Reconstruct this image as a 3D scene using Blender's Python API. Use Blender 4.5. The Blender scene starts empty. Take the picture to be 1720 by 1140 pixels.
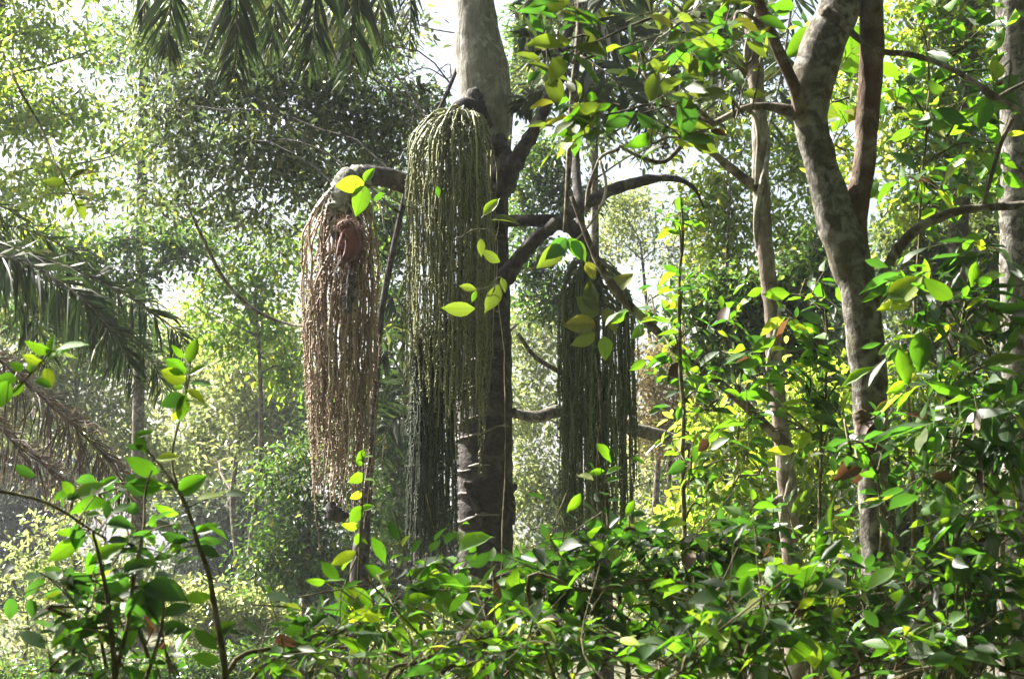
import bpy, math
import numpy as np
from mathutils import Vector, Matrix, noise

R = np.random.RandomState(11)
sc = bpy.context.scene
C = sc.collection
rad = math.radians

# ------------------------------------------------------------------ camera, sky, sun, exposure
F = 3210.0                      # focal length in photograph pixels (1720 wide)
PITCH = rad(7.0)
EYE = np.array([0.0, 0.0, 1.6])
cam = bpy.data.cameras.new('camera')
camo = bpy.data.objects.new('camera', cam)
C.objects.link(camo)
camo.location = EYE
camo.rotation_euler = (math.pi / 2 + PITCH, 0, 0)
cam.sensor_width = 36.0
cam.lens = F / 1720 * 36.0
cam.clip_end = 3000
cam.dof.use_dof = True
cam.dof.focus_distance = 15.2
cam.dof.aperture_fstop = 9.0
sc.camera = camo

SUN_EL, SUN_AZ = rad(47), rad(-58)          # azimuth from +Y, negative = to the left
w = bpy.data.worlds.new('World')
sc.world = w
w.use_nodes = True
nt = w.node_tree
sky = nt.nodes.new('ShaderNodeTexSky')
sky.sky_type = 'NISHITA'
sky.sun_disc = False
sky.sun_elevation = SUN_EL
sky.sun_rotation = SUN_AZ
sky.dust_density = 6.0
sky.air_density = 1.0
nt.links.new(sky.outputs[0], nt.nodes['Background'].inputs[0])
nt.nodes['Background'].inputs[1].default_value = 0.05

sl = bpy.data.lights.new('sun', 'SUN')
slo = bpy.data.objects.new('sun', sl)
C.objects.link(slo)
sl.energy = 5.0
sl.angle = rad(0.53)
sl.color = (1.0, 0.95, 0.86)
sdir = Vector((math.sin(SUN_AZ) * math.cos(SUN_EL), math.cos(SUN_AZ) * math.cos(SUN_EL), math.sin(SUN_EL)))
slo.rotation_euler = sdir.to_track_quat('Z', 'Y').to_euler()
slo.location = (-30, 20, 45)

sc.view_settings.view_transform = 'Standard'
sc.view_settings.look = 'None'
sc.view_settings.exposure = 2.6
sc.view_settings.gamma = 1.0
sc.view_settings.use_curve_mapping = False
sc.render.engine = 'CYCLES'
cy = sc.cycles
cy.max_bounces = 6
cy.diffuse_bounces = 4
cy.glossy_bounces = 2
cy.transmission_bounces = 4
cy.volume_bounces = 0
cy.use_denoising = True
cy.sample_clamp_indirect = 4.0

# ------------------------------------------------------------------ helpers
CP, SP = math.cos(PITCH), math.sin(PITCH)


def P(px, py, Y):
    """world point on the plane y = Y seen at photograph pixel (px, py)"""
    u, v = (px - 860.0) / F, (570.0 - py) / F
    d = Y / (CP - v * SP)
    return np.array([u * d, Y, EYE[2] + d * (SP + v * CP)])


def m_per_px(Y):
    return Y / F


def norm(a):
    a = np.asarray(a, float)
    return a / np.maximum(np.linalg.norm(a, axis=-1, keepdims=True), 1e-9)


def smooth_path(pts, n):
    """Catmull-Rom through rows of pts (any number of columns)"""
    p = np.asarray(pts, float)
    if len(p) == 2:
        t = np.linspace(0, 1, n)[:, None]
        return p[0] * (1 - t) + p[1] * t
    q = np.vstack([2 * p[0] - p[1], p, 2 * p[-1] - p[-2]])
    u = np.linspace(0, len(p) - 1 - 1e-9, n)
    k = u.astype(int)
    t = (u - k)[:, None]
    a, b, c, d = q[k], q[k + 1], q[k + 2], q[k + 3]
    return 0.5 * (2 * b + (c - a) * t + (2 * a - 5 * b + 4 * c - d) * t * t + (3 * b - a - 3 * c + d) * t ** 3)


class MB:
    """collects vertices and polygons, links them as one mesh object"""

    def __init__(s):
        s.v, s.q, s.t, s.n = [], [], [], 0
        s.uv = []

    def add(s, v, quads=None, tris=None, uv=None):
        v = np.asarray(v, float).reshape(-1, 3)
        if quads is not None and len(quads):
            s.q.append(np.asarray(quads, int).reshape(-1, 4) + s.n)
        if tris is not None and len(tris):
            s.t.append(np.asarray(tris, int).reshape(-1, 3) + s.n)
        s.v.append(v)
        s.uv.append(np.zeros((len(v), 2)) if uv is None else np.asarray(uv, float).reshape(-1, 2))
        s.n += len(v)

    def mesh(s, name, mat, smooth=True, origin=None):
        v = np.vstack(s.v)
        if origin is not None:
            v = v - np.asarray(origin)
        q = np.vstack(s.q) if s.q else np.zeros((0, 4), int)
        t = np.vstack(s.t) if s.t else np.zeros((0, 3), int)
        me = bpy.data.meshes.new(name)
        me.vertices.add(len(v))
        me.vertices.foreach_set('co', v.astype(np.float32).ravel())
        loops = np.concatenate([q.ravel(), t.ravel()])
        me.loops.add(len(loops))
        me.loops.foreach_set('vertex_index', loops.astype(np.int32))
        starts = np.concatenate([np.arange(len(q)) * 4, len(q) * 4 + np.arange(len(t)) * 3])
        me.polygons.add(len(starts))
        me.polygons.foreach_set('loop_start', starts.astype(np.int32))
        me.polygons.foreach_set('use_smooth', np.full(len(starts), smooth))
        uvl = me.uv_layers.new(name='UVMap')
        uvs = np.vstack(s.uv)[loops]
        uvl.data.foreach_set('uv', uvs.astype(np.float32).ravel())
        me.update(calc_edges=True)
        me.materials.append(mat)
        return me

    def build(s, name, mat, parent=None, smooth=True, kind=None):
        origin = np.array(parent['_o']) if parent is not None and '_o' in parent else None
        me = s.mesh(name, mat, smooth, origin)
        return link(name, me, parent, kind)


def link(name, me, parent=None, kind=None, world_origin=None):
    o = bpy.data.objects.new(name, me)
    C.objects.link(o)
    if parent is not None:
        o.parent = parent
        if '_o' in parent:
            o['_o'] = list(parent['_o'])
    if kind:
        o['kind'] = kind
    return o


def thing(name, label, cat, base, group=None):
    o = bpy.data.objects.new(name, None)
    o.empty_display_size = 0.2
    C.objects.link(o)
    o.location = base
    o['_o'] = [float(x) for x in base]
    o['label'] = label
    o['category'] = cat
    if group:
        o['group'] = group
    return o


def tube(mb, pts, r, seg=8, bump=0.0, bfreq=3.0, seed=0.0, cap=True, resample=None):
    """tapered tube; pts Nx3, r N; bump = radial noise share"""
    pts = np.asarray(pts, float)
    r = np.broadcast_to(np.asarray(r, float), (len(pts),))
    if resample:
        a = smooth_path(np.hstack([pts, r[:, None]]), resample)
        pts, r = a[:, :3], np.maximum(a[:, 3], 1e-4)
    n = len(pts)
    T = norm(np.gradient(pts, axis=0))
    ref = np.array([0.0, 1.0, 0.02]) if abs(T[0][1]) < 0.9 else np.array([1.0, 0, 0])
    U = norm(np.cross(ref, T))
    V = np.cross(T, U)
    a = np.arange(seg) / seg * 2 * math.pi
    ring = U[:, None, :] * np.cos(a)[None, :, None] + V[:, None, :] * np.sin(a)[None, :, None]
    rr = np.repeat(r[:, None], seg, 1)
    if bump:
        for i in range(n):
            for j in range(seg):
                q = pts[i] + ring[i, j] * r[i]
                h = noise.noise(Vector(q * bfreq + seed)) + 0.5 * noise.noise(Vector(q * bfreq * 2.7 + seed))
                rr[i, j] *= 1 + bump * h
    v = (pts[:, None, :] + ring * rr[:, :, None]).reshape(-1, 3)
    i, j = np.meshgrid(np.arange(n - 1), np.arange(seg), indexing='ij')
    j2 = (j + 1) % seg
    q = np.stack([i * seg + j, (i + 1) * seg + j, (i + 1) * seg + j2, i * seg + j2], -1).reshape(-1, 4)
    q = q[:, ::-1]
    tris = None
    if cap:
        v = np.vstack([v, pts[0], pts[-1]])
        k = np.arange(seg)
        k2 = (k + 1) % seg
        tris = np.vstack([np.stack([np.full(seg, n * seg), k, k2], -1)[:, ::-1],
                          np.stack([np.full(seg, n * seg + 1), (n - 1) * seg + k, (n - 1) * seg + k2], -1)])
    mb.add(v, q, tris)


def pxpath(path):
    """rows (px, py, width_px, Y) -> points, radii"""
    pts, rr = [], []
    for px, py, wpx, Y in path:
        p = P(px, py, Y)
        pts.append(p)
        rr.append(wpx * 0.5 * np.linalg.norm(p - EYE) / F)
    return np.array(pts), np.array(rr)


def ground_z(x, y):
    x, y = np.asarray(x, float), np.asarray(y, float)
    return 0.12 * np.sin(x * 0.31 + 1.0) * np.cos(y * 0.23) + 0.05 * np.sin(x * 0.9) * np.sin(y * 0.8 + 2) \
        + np.clip(y - 30, 0, 400) * 0.012


# ------------------------------------------------------------------ materials
def new_mat(name):
    m = bpy.data.materials.new(name)
    m.use_nodes = True
    t = m.node_tree
    t.nodes.clear()
    out = t.nodes.new('ShaderNodeOutputMaterial')
    return m, t, out


def N(t, kind, **kw):
    n = t.nodes.new(kind)
    for k, v in kw.items():
        if k.startswith('i_'):
            key = k[2:].replace('_', ' ')
            n.inputs[key].default_value = v
        else:
            setattr(n, k, v)
    return n


def leaf_material(name, col, trans, young=(0.3, 0.34, 0.03), young_share=0.12, rough=0.42, vary=0.35, tfac=0.45, veins=True, old=None):
    m, t, out = new_mat(name)
    L = t.links
    info = N(t, 'ShaderNodeObjectInfo')
    geo = N(t, 'ShaderNodeNewGeometry')
    add = N(t, 'ShaderNodeMath', operation='ADD')
    L.new(info.outputs['Random'], add.inputs[0])
    L.new(geo.outputs['Random Per Island'], add.inputs[1])
    fr = N(t, 'ShaderNodeMath', operation='FRACT')
    L.new(add.outputs[0], fr.inputs[0])
    # a second random from the first
    m2 = N(t, 'ShaderNodeMath', operation='MULTIPLY')
    m2.inputs[1].default_value = 17.31
    L.new(fr.outputs[0], m2.inputs[0])
    fr2 = N(t, 'ShaderNodeMath', operation='FRACT')
    L.new(m2.outputs[0], fr2.inputs[0])

    def tint(c, yc):
        ramp = N(t, 'ShaderNodeValToRGB')
        e = ramp.color_ramp.elements
        e[0].position = 0.0
        e[0].color = tuple(x * (1 - vary) for x in c) + (1,)
        e[1].position = max(0.02, 1 - young_share - 0.02)
        e[1].color = tuple(min(1, x * (1 + vary)) for x in c) + (1,)
        e2 = e.new(min(0.995, 1 - young_share * 0.5))
        e2.color = tuple(yc) + (1,)
        if old:
            e3 = e.new(0.999)
            e3.color = tuple(old) + (1,)
        L.new(fr.outputs[0], ramp.inputs[0])
        hsv = N(t, 'ShaderNodeHueSaturation')
        mr = N(t, 'ShaderNodeMapRange')
        mr.inputs['To Min'].default_value = 1 - vary * 0.8
        mr.inputs['To Max'].default_value = 1 + vary * 0.6
        L.new(fr2.outputs[0], mr.inputs['Value'])
        L.new(mr.outputs[0], hsv.inputs['Value'])
        L.new(ramp.outputs[0], hsv.inputs['Color'])
        return hsv.outputs['Color']
    cc = tint(col, [0.55 * x for x in young])
    tc = tint(trans, young)
    if veins:
        uv = N(t, 'ShaderNodeUVMap')
        sep = N(t, 'ShaderNodeSeparateXYZ')
        L.new(uv.outputs[0], sep.inputs[0])
        ab = N(t, 'ShaderNodeMath', operation='ABSOLUTE')
        L.new(sep.outputs['Y'], ab.inputs[0])
        # side veins: wave along u - 0.6|v|
        mu = N(t, 'ShaderNodeMath', operation='MULTIPLY')
        mu.inputs[1].default_value = -0.35
        L.new(ab.outputs[0], mu.inputs[0])
        su = N(t, 'ShaderNodeMath', operation='ADD')
        L.new(sep.outputs['X'], su.inputs[0])
        L.new(mu.outputs[0], su.inputs[1])
        mm = N(t, 'ShaderNodeMath', operation='MULTIPLY')
        mm.inputs[1].default_value = 62.0
        L.new(su.outputs[0], mm.inputs[0])
        sn = N(t, 'ShaderNodeMath', operation='SINE')
        L.new(mm.outputs[0], sn.inputs[0])
        p1 = N(t, 'ShaderNodeMapRange')
        p1.inputs['From Min'].default_value = 0.75
        p1.inputs['From Max'].default_value = 1.0
        p1.inputs['To Max'].default_value = 0.3
        L.new(sn.outputs[0], p1.inputs['Value'])
        p2 = N(t, 'ShaderNodeMapRange')
        p2.inputs['From Min'].default_value = 0.10
        p2.inputs['From Max'].default_value = 0.03
        p2.inputs['To Max'].default_value = 0.6
        L.new(ab.outputs[0], p2.inputs['Value'])
        mx = N(t, 'ShaderNodeMath', operation='MAXIMUM')
        L.new(p1.outputs[0], mx.inputs[0])
        L.new(p2.outputs[0], mx.inputs[1])
        mixv = N(t, 'ShaderNodeMix', data_type='RGBA')
        L.new(mx.outputs[0], mixv.inputs['Factor'])
        L.new(cc, mixv.inputs['A'])
        mixv.inputs['B'].default_value = tuple(min(1, 1.7 * x + 0.03) for x in col) + (1,)
        cc = mixv.outputs['Result']
        # blotches
        nz = N(t, 'ShaderNodeTexNoise')
        nz.inputs['Scale'].default_value = 6.0
        nz.inputs['Detail'].default_value = 3.0
        oc = N(t, 'ShaderNodeTexCoord')
        L.new(oc.outputs['Object'], nz.inputs['Vector'])
        mr = N(t, 'ShaderNodeMapRange')
        mr.inputs['To Min'].default_value = 0.75
        mr.inputs['To Max'].default_value = 1.25
        L.new(nz.outputs['Fac'], mr.inputs['Value'])
        h2 = N(t, 'ShaderNodeHueSaturation')
        L.new(mr.outputs[0], h2.inputs['Value'])
        L.new(cc, h2.inputs['Color'])
        cc = h2.outputs['Color']
        n3 = N(t, 'ShaderNodeTexNoise')
        n3.inputs['Scale'].default_value = 9.0
        n3.inputs['Detail'].default_value = 2.0
        off = N(t, 'ShaderNodeVectorMath', operation='MULTIPLY_ADD')
        off.inputs[1].default_value = (1, 1, 1)
        L.new(oc.outputs['Object'], off.inputs[0])
        L.new(info.outputs['Random'], off.inputs[2])
        sc9 = N(t, 'ShaderNodeVectorMath', operation='SCALE')
        sc9.inputs['Scale'].default_value = 31.0
        L.new(info.outputs['Location'], sc9.inputs[0])
        L.new(sc9.outputs[0], off.inputs[2])
        L.new(off.outputs[0], n3.inputs['Vector'])
        sp = N(t, 'ShaderNodeMapRange')
        sp.inputs['From Min'].default_value = 0.66
        sp.inputs['From Max'].default_value = 0.72
        sp.inputs['To Max'].default_value = 0.85
        L.new(n3.outputs['Fac'], sp.inputs['Value'])
        mb1 = N(t, 'ShaderNodeMix', data_type='RGBA')
        L.new(sp.outputs[0], mb1.inputs['Factor'])
        L.new(cc, mb1.inputs['A'])
        mb1.inputs['B'].default_value = (0.07, 0.04, 0.015, 1)
        cc = mb1.outputs['Result']
        mb2 = N(t, 'ShaderNodeMix', data_type='RGBA')
        L.new(sp.outputs[0], mb2.inputs['Factor'])
        L.new(tc, mb2.inputs['A'])
        mb2.inputs['B'].default_value = (0.10, 0.06, 0.015, 1)
        tc = mb2.outputs['Result']
        # veins let less light through
        mb3 = N(t, 'ShaderNodeMix', data_type='RGBA')
        mb3.blend_type = 'MULTIPLY'
        L.new(mx.outputs[0], mb3.inputs['Factor'])
        L.new(tc, mb3.inputs['A'])
        mb3.inputs['B'].default_value = (0.45, 0.6, 0.3, 1)
        tc = mb3.outputs['Result']
    pb = N(t, 'ShaderNodeBsdfPrincipled')
    pb.inputs['Roughness'].default_value = rough
    pb.inputs['Specular IOR Level'].default_value = 0.45
    L.new(cc, pb.inputs['Base Color'])
    tr = N(t, 'ShaderNodeBsdfTranslucent')
    L.new(tc, tr.inputs['Color'])
    mix = N(t, 'ShaderNodeMixShader')
    mix.inputs[0].default_value = tfac
    L.new(pb.outputs[0], mix.inputs[1])
    L.new(tr.outputs[0], mix.inputs[2])
    L.new(mix.outputs[0], out.inputs['Surface'])
    return m


def bark_material(name, dark, mid, patch, patch_amt=0.35, scale=6.0, stretch=3.5, bump=0.6, rough=0.9, green=None):
    m, t, out = new_mat(name)
    L = t.links
    tc = N(t, 'ShaderNodeTexCoord')
    mp = N(t, 'ShaderNodeMapping')
    mp.inputs['Scale'].default_value = (scale, scale, scale / stretch)
    L.new(tc.outputs['Object'], mp.inputs[0])
    n1 = N(t, 'ShaderNodeTexNoise')
    n1.inputs['Scale'].default_value = 2.2
    n1.inputs['Detail'].default_value = 8
    n1.inputs['Roughness'].default_value = 0.65
    L.new(mp.outputs[0], n1.inputs['Vector'])
    r1 = N(t, 'ShaderNodeValToRGB')
    r1.color_ramp.elements[0].position = 0.32
    r1.color_ramp.elements[0].color = tuple(dark) + (1,)
    r1.color_ramp.elements[1].position = 0.68
    r1.color_ramp.elements[1].color = tuple(mid) + (1,)
    L.new(n1.outputs['Fac'], r1.inputs[0])
    n2 = N(t, 'ShaderNodeTexNoise')
    n2.inputs['Scale'].default_value = scale * 0.8
    n2.inputs['Detail'].default_value = 6
    n2.inputs['Roughness'].default_value = 0.6
    n2.inputs['Distortion'].default_value = 0.6
    L.new(tc.outputs['Object'], n2.inputs['Vector'])
    r2 = N(t, 'ShaderNodeValToRGB')
    r2.color_ramp.elements[0].position = 0.56 - patch_amt * 0.3
    r2.color_ramp.elements[0].color = (0, 0, 0, 1)
    r2.color_ramp.elements[1].position = 0.72 - patch_amt * 0.3
    r2.color_ramp.elements[1].color = (1, 1, 1, 1)
    L.new(n2.outputs['Fac'], r2.inputs[0])
    mx = N(t, 'ShaderNodeMix', data_type='RGBA')
    L.new(r2.outputs[0], mx.inputs['Factor'])
    L.new(r1.outputs[0], mx.inputs['A'])
    mx.inputs['B'].default_value = tuple(patch) + (1,)
    col = mx.outputs['Result']
    if green:
        n3 = N(t, 'ShaderNodeTexNoise')
        n3.inputs['Scale'].default_value = scale * 0.35
        n3.inputs['Detail'].default_value = 5
        L.new(tc.outputs['Object'], n3.inputs['Vector'])
        r3 = N(t, 'ShaderNodeMapRange')
        r3.inputs['From Min'].default_value = 0.5
        r3.inputs['From Max'].default_value = 0.65
        r3.inputs['To Max'].default_value = 0.6
        L.new(n3.outputs['Fac'], r3.inputs['Value'])
        m3 = N(t, 'ShaderNodeMix', data_type='RGBA')
        L.new(r3.outputs[0], m3.inputs['Factor'])
        L.new(col, m3.inputs['A'])
        m3.inputs['B'].default_value = tuple(green) + (1,)
        col = m3.outputs['Result']
    bp = N(t, 'ShaderNodeBump')
    bp.inputs['Strength'].default_value = bump
    bp.inputs['Distance'].default_value = 0.035
    L.new(n1.outputs['Fac'], bp.inputs['Height'])
    pb = N(t, 'ShaderNodeBsdfPrincipled')
    pb.inputs['Roughness'].default_value = rough
    pb.inputs['Specular IOR Level'].default_value = 0.2
    L.new(col, pb.inputs['Base Color'])
    L.new(bp.outputs[0], pb.inputs['Normal'])
    L.new(pb.outputs[0], out.inputs['Surface'])
    return m


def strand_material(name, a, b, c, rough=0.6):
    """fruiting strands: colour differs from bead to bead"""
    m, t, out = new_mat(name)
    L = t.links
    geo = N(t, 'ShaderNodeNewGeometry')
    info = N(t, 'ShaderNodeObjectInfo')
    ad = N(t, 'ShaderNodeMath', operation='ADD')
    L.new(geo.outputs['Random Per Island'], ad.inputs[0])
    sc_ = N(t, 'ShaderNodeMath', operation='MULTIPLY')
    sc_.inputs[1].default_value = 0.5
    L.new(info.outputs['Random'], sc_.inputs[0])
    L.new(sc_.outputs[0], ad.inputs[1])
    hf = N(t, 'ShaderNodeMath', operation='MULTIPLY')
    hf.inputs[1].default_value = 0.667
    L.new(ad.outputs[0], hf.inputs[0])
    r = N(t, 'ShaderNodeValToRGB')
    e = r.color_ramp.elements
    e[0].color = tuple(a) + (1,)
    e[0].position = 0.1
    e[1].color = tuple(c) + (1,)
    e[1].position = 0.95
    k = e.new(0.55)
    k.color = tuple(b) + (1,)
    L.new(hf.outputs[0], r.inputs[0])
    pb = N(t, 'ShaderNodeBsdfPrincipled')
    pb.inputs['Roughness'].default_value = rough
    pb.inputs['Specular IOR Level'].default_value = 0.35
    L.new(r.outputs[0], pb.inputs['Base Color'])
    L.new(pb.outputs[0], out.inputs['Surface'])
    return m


M = {}
M['leaf_fresh'] = leaf_material('leaf_fresh', (0.045, 0.11, 0.012), (0.21, 0.46, 0.012), (0.42, 0.56, 0.02), 0.22, 0.5)
M['leaf_mature'] = leaf_material('leaf_mature', (0.03, 0.075, 0.012), (0.12, 0.33, 0.01), (0.36, 0.50, 0.02), 0.08, 0.48)
M['leaf_deep'] = leaf_material('leaf_deep', (0.02, 0.05, 0.014), (0.06, 0.18, 0.015), (0.3, 0.4, 0.03), 0.06, 0.45)
M['leaf_olive'] = leaf_material('leaf_olive', (0.05, 0.075, 0.012), (0.15, 0.22, 0.015), (0.26, 0.27, 0.02), 0.15, 0.5)
kw = dict(veins=False)
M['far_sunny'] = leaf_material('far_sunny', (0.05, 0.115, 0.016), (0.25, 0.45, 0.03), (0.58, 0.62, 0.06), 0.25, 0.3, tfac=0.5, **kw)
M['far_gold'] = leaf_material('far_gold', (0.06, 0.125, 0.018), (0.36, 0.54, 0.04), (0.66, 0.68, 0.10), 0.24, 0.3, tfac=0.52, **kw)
M['far_dark'] = leaf_material('far_dark', (0.065, 0.09, 0.045), (0.17, 0.24, 0.07), (0.42, 0.45, 0.08), 0.1, 0.3, tfac=0.35, **kw)  # least translucent far leaf: shade of the dim trees put into it
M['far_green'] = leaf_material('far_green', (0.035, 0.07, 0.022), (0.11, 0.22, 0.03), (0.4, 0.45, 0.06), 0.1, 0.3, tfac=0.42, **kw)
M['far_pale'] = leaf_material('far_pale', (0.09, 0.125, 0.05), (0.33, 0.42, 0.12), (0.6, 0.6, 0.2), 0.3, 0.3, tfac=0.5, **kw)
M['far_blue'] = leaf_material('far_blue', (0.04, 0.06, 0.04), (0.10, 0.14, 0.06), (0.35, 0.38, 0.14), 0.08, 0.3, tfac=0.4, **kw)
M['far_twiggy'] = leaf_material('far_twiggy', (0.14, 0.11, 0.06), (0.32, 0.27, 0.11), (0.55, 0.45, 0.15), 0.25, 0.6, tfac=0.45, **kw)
M['palm_leaf'] = leaf_material('palm_leaf', (0.028, 0.042, 0.02), (0.05, 0.09, 0.02), (0.14, 0.16, 0.04), 0.12, 0.58, tfac=0.3, **kw)
M['palm_dead'] = leaf_material('palm_dead', (0.085, 0.065, 0.055), (0.10, 0.07, 0.05), (0.19, 0.14, 0.10), 0.25, 0.7, tfac=0.25, **kw)
M['dead_leaf'] = leaf_material('dead_leaf', (0.06, 0.035, 0.02), (0.09, 0.042, 0.018), (0.16, 0.085, 0.03), 0.2, 0.6)

M['palm_upper'] = bark_material('palm_upper_bark', (0.13, 0.12, 0.105), (0.31, 0.295, 0.27), (0.42, 0.41, 0.38), 0.2, 14, 5, 0.8)
M['palm_bark'] = bark_material('palm_bark', (0.022, 0.019, 0.018), (0.068, 0.06, 0.056), (0.12, 0.11, 0.105), 0.2, 9, 0.6, 0.7)
M['scar'] = bark_material('leaf_scar', (0.11, 0.10, 0.09), (0.26, 0.235, 0.21), (0.38, 0.36, 0.33), 0.3, 12, 1, 0.4)
M['stalk'] = bark_material('stalk_bark', (0.02, 0.017, 0.018), (0.06, 0.05, 0.05), (0.12, 0.11, 0.10), 0.18, 10, 3, 0.8)
M['lichen_stalk'] = bark_material('lichen_stalk', (0.07, 0.07, 0.055), (0.17, 0.17, 0.14), (0.36, 0.36, 0.33), 0.4, 16, 1.5, 0.9)
M['tree_bark'] = bark_material('mottled_bark', (0.033, 0.028, 0.023), (0.105, 0.094, 0.08), (0.25, 0.24, 0.215), 0.4, 19, 1.6, 0.7, green=(0.11, 0.10, 0.05))
M['tree_bark_brown'] = bark_material('brown_bark', (0.045, 0.028, 0.018), (0.12, 0.075, 0.05), (0.2, 0.16, 0.12), 0.25, 9, 2.5, 0.8)
M['pale_bark'] = bark_material('pale_bark', (0.09, 0.07, 0.055), (0.22, 0.18, 0.15), (0.34, 0.32, 0.28), 0.25, 9, 2.5, 0.6)
M['branch'] = bark_material('branch_bark', (0.035, 0.028, 0.02), (0.11, 0.09, 0.065), (0.24, 0.22, 0.18), 0.3, 14, 3, 0.6)
M['twig'] = bark_material('twig_bark', (0.04, 0.04, 0.015), (0.10, 0.085, 0.04), (0.18, 0.16, 0.1), 0.3, 20, 3, 0.3)
M['vine'] = bark_material('vine_bark', (0.10, 0.09, 0.07), (0.25, 0.23, 0.19), (0.38, 0.36, 0.32), 0.4, 16, 3, 0.4)
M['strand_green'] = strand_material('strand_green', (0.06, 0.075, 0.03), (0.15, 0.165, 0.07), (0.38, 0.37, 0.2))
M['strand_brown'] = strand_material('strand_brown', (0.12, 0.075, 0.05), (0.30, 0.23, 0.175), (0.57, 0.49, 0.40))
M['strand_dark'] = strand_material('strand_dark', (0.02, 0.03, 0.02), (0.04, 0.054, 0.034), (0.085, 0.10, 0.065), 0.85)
M['strand_deep_green'] = strand_material('strand_deep_green', (0.035, 0.055, 0.02), (0.08, 0.11, 0.04), (0.2, 0.22, 0.11))  # dark green strand colours of the right curtain

# ------------------------------------------------------------------ ground
gx = np.concatenate([np.linspace(-420, -45, 12), np.linspace(-40, 40, 81), np.linspace(45, 420, 12)])
gy = np.concatenate([np.linspace(-60, -5, 6), np.linspace(-3, 80, 84), np.linspace(90, 600, 16)])
X, Yg = np.meshgrid(gx, gy)
Z = ground_z(X, Yg)
for i in range(Z.shape[0]):
    for j in range(Z.shape[1]):
        Z[i, j] += 0.05 * noise.noise(Vector((X[i, j] * 0.8, Yg[i, j] * 0.8, 0)))
mb = MB()
i, j = np.meshgrid(np.arange(len(gy) - 1), np.arange(len(gx) - 1), indexing='ij')
nx = len(gx)
mb.add(np.stack([X, Yg, Z], -1), np.stack([i * nx + j, i * nx + j + 1, (i + 1) * nx + j + 1, (i + 1) * nx + j], -1).reshape(-1, 4))
m, t, out = new_mat('leaf_litter')
tcn = N(t, 'ShaderNodeTexCoord')
vor = N(t, 'ShaderNodeTexVoronoi')
vor.inputs['Scale'].default_value = 14
t.links.new(tcn.outputs['Object'], vor.inputs['Vector'])
rp = N(t, 'ShaderNodeValToRGB')
rp.color_ramp.elements[0].color = (0.035, 0.022, 0.012, 1)
rp.color_ramp.elements[1].color = (0.16, 0.10, 0.05, 1)
e = rp.color_ramp.elements.new(0.8)
e.color = (0.06, 0.075, 0.02, 1)
t.links.new(vor.outputs['Color'], rp.inputs[0])
bp = N(t, 'ShaderNodeBump')
bp.inputs['Distance'].default_value = 0.03
t.links.new(vor.outputs['Distance'], bp.inputs['Height'])
pb = N(t, 'ShaderNodeBsdfPrincipled')
pb.inputs['Roughness'].default_value = 0.9
t.links.new(rp.outputs[0], pb.inputs['Base Color'])
t.links.new(bp.outputs[0], pb.inputs['Normal'])
t.links.new(pb.outputs[0], out.inputs['Surface'])
g = mb.build('ground', m)
g['kind'] = 'structure'

# ------------------------------------------------------------------ haze (damp morning air)
HAZE = 0.0005
mb = MB()
x0, x1, y0, y1, z0, z1 = -450, 450, -80, 640, -1.6, 32
vv = np.array([[x0, y0, z0], [x1, y0, z0], [x1, y1, z0], [x0, y1, z0], [x0, y0, z1], [x1, y0, z1], [x1, y1, z1], [x0, y1, z1]])
mb.add(vv, [[3, 2, 1, 0], [4, 5, 6, 7], [0, 1, 5, 4], [1, 2, 6, 5], [2, 3, 7, 6], [3, 0, 4, 7]])
m, t, out = new_mat('damp_air')
vol = N(t, 'ShaderNodeVolumePrincipled')
vol.inputs['Color'].default_value = (0.86, 0.92, 1.0, 1)
vol.inputs['Density'].default_value = HAZE
vol.inputs['Anisotropy'].default_value = 0.3
t.links.new(vol.outputs[0], out.inputs['Volume'])
hz = mb.build('haze', m, smooth=False)
hz['kind'] = 'stuff'

# ------------------------------------------------------------------ leaves
def leaf_outline(kind):
    if kind == 'ellip':                       # elliptic with a drip tip
        u = np.array([0.0, 0.10, 0.24, 0.42, 0.60, 0.76, 0.88, 1.0])
        wv = np.array([0.02, 0.09, 0.185, 0.225, 0.205, 0.14, 0.055, 0.004])
    elif kind == 'broad':
        u = np.array([0.0, 0.08, 0.2, 0.38, 0.56, 0.74, 0.9, 1.0])
        wv = np.array([0.02, 0.15, 0.26, 0.31, 0.28, 0.2, 0.08, 0.004])
    else:                                     # lance
        u = np.array([0.0, 0.12, 0.26, 0.42, 0.60, 0.76, 0.9, 1.0])
        wv = np.array([0.012, 0.05, 0.11, 0.14, 0.13, 0.09, 0.035, 0.003])
    return u, wv


def leaf_verts(kind, rs):
    """unit leaf along +x, lying in xy, face up +z"""
    u, wv = leaf_outline(kind)
    fold = rs.uniform(0.05, 0.75)
    droop = rs.uniform(-0.05, 0.42)
    wav = rs.uniform(0.004, 0.03)
    ph = rs.uniform(0, 6)
    sk = rs.uniform(-0.15, 0.15)
    mid = np.stack([u, sk * u * u, -droop * u * u], -1)
    rows = [mid]
    for s in (-1, 1):
        k = rs.uniform(0.9, 1.1)
        e = mid + np.stack([np.zeros_like(u), s * wv * k, fold * wv + wav * np.sin(u * 14 + ph + s)], -1)
        rows.append(e)
    v = np.concatenate(rows)                    # mid(n), left(n), right(n)
    n = len(u)
    i = np.arange(n - 1)
    q = np.concatenate([np.stack([i, i + 1, n + i + 1, n + i], -1), np.stack([i, 2 * n + i, 2 * n + i + 1, i + 1], -1)])
    wmax = wv.max()
    uv = np.concatenate([np.stack([u, 0 * u], -1), np.stack([u, -wv / wmax], -1), np.stack([u, wv / wmax], -1)])
    return v, q, uv


LEAFSET = {}
for kind in ('ellip', 'broad', 'lance'):
    LEAFSET[kind] = [leaf_verts(kind, np.random.RandomState(50 + k)) for k in range(12)]
LEAFMESH = {}


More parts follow.
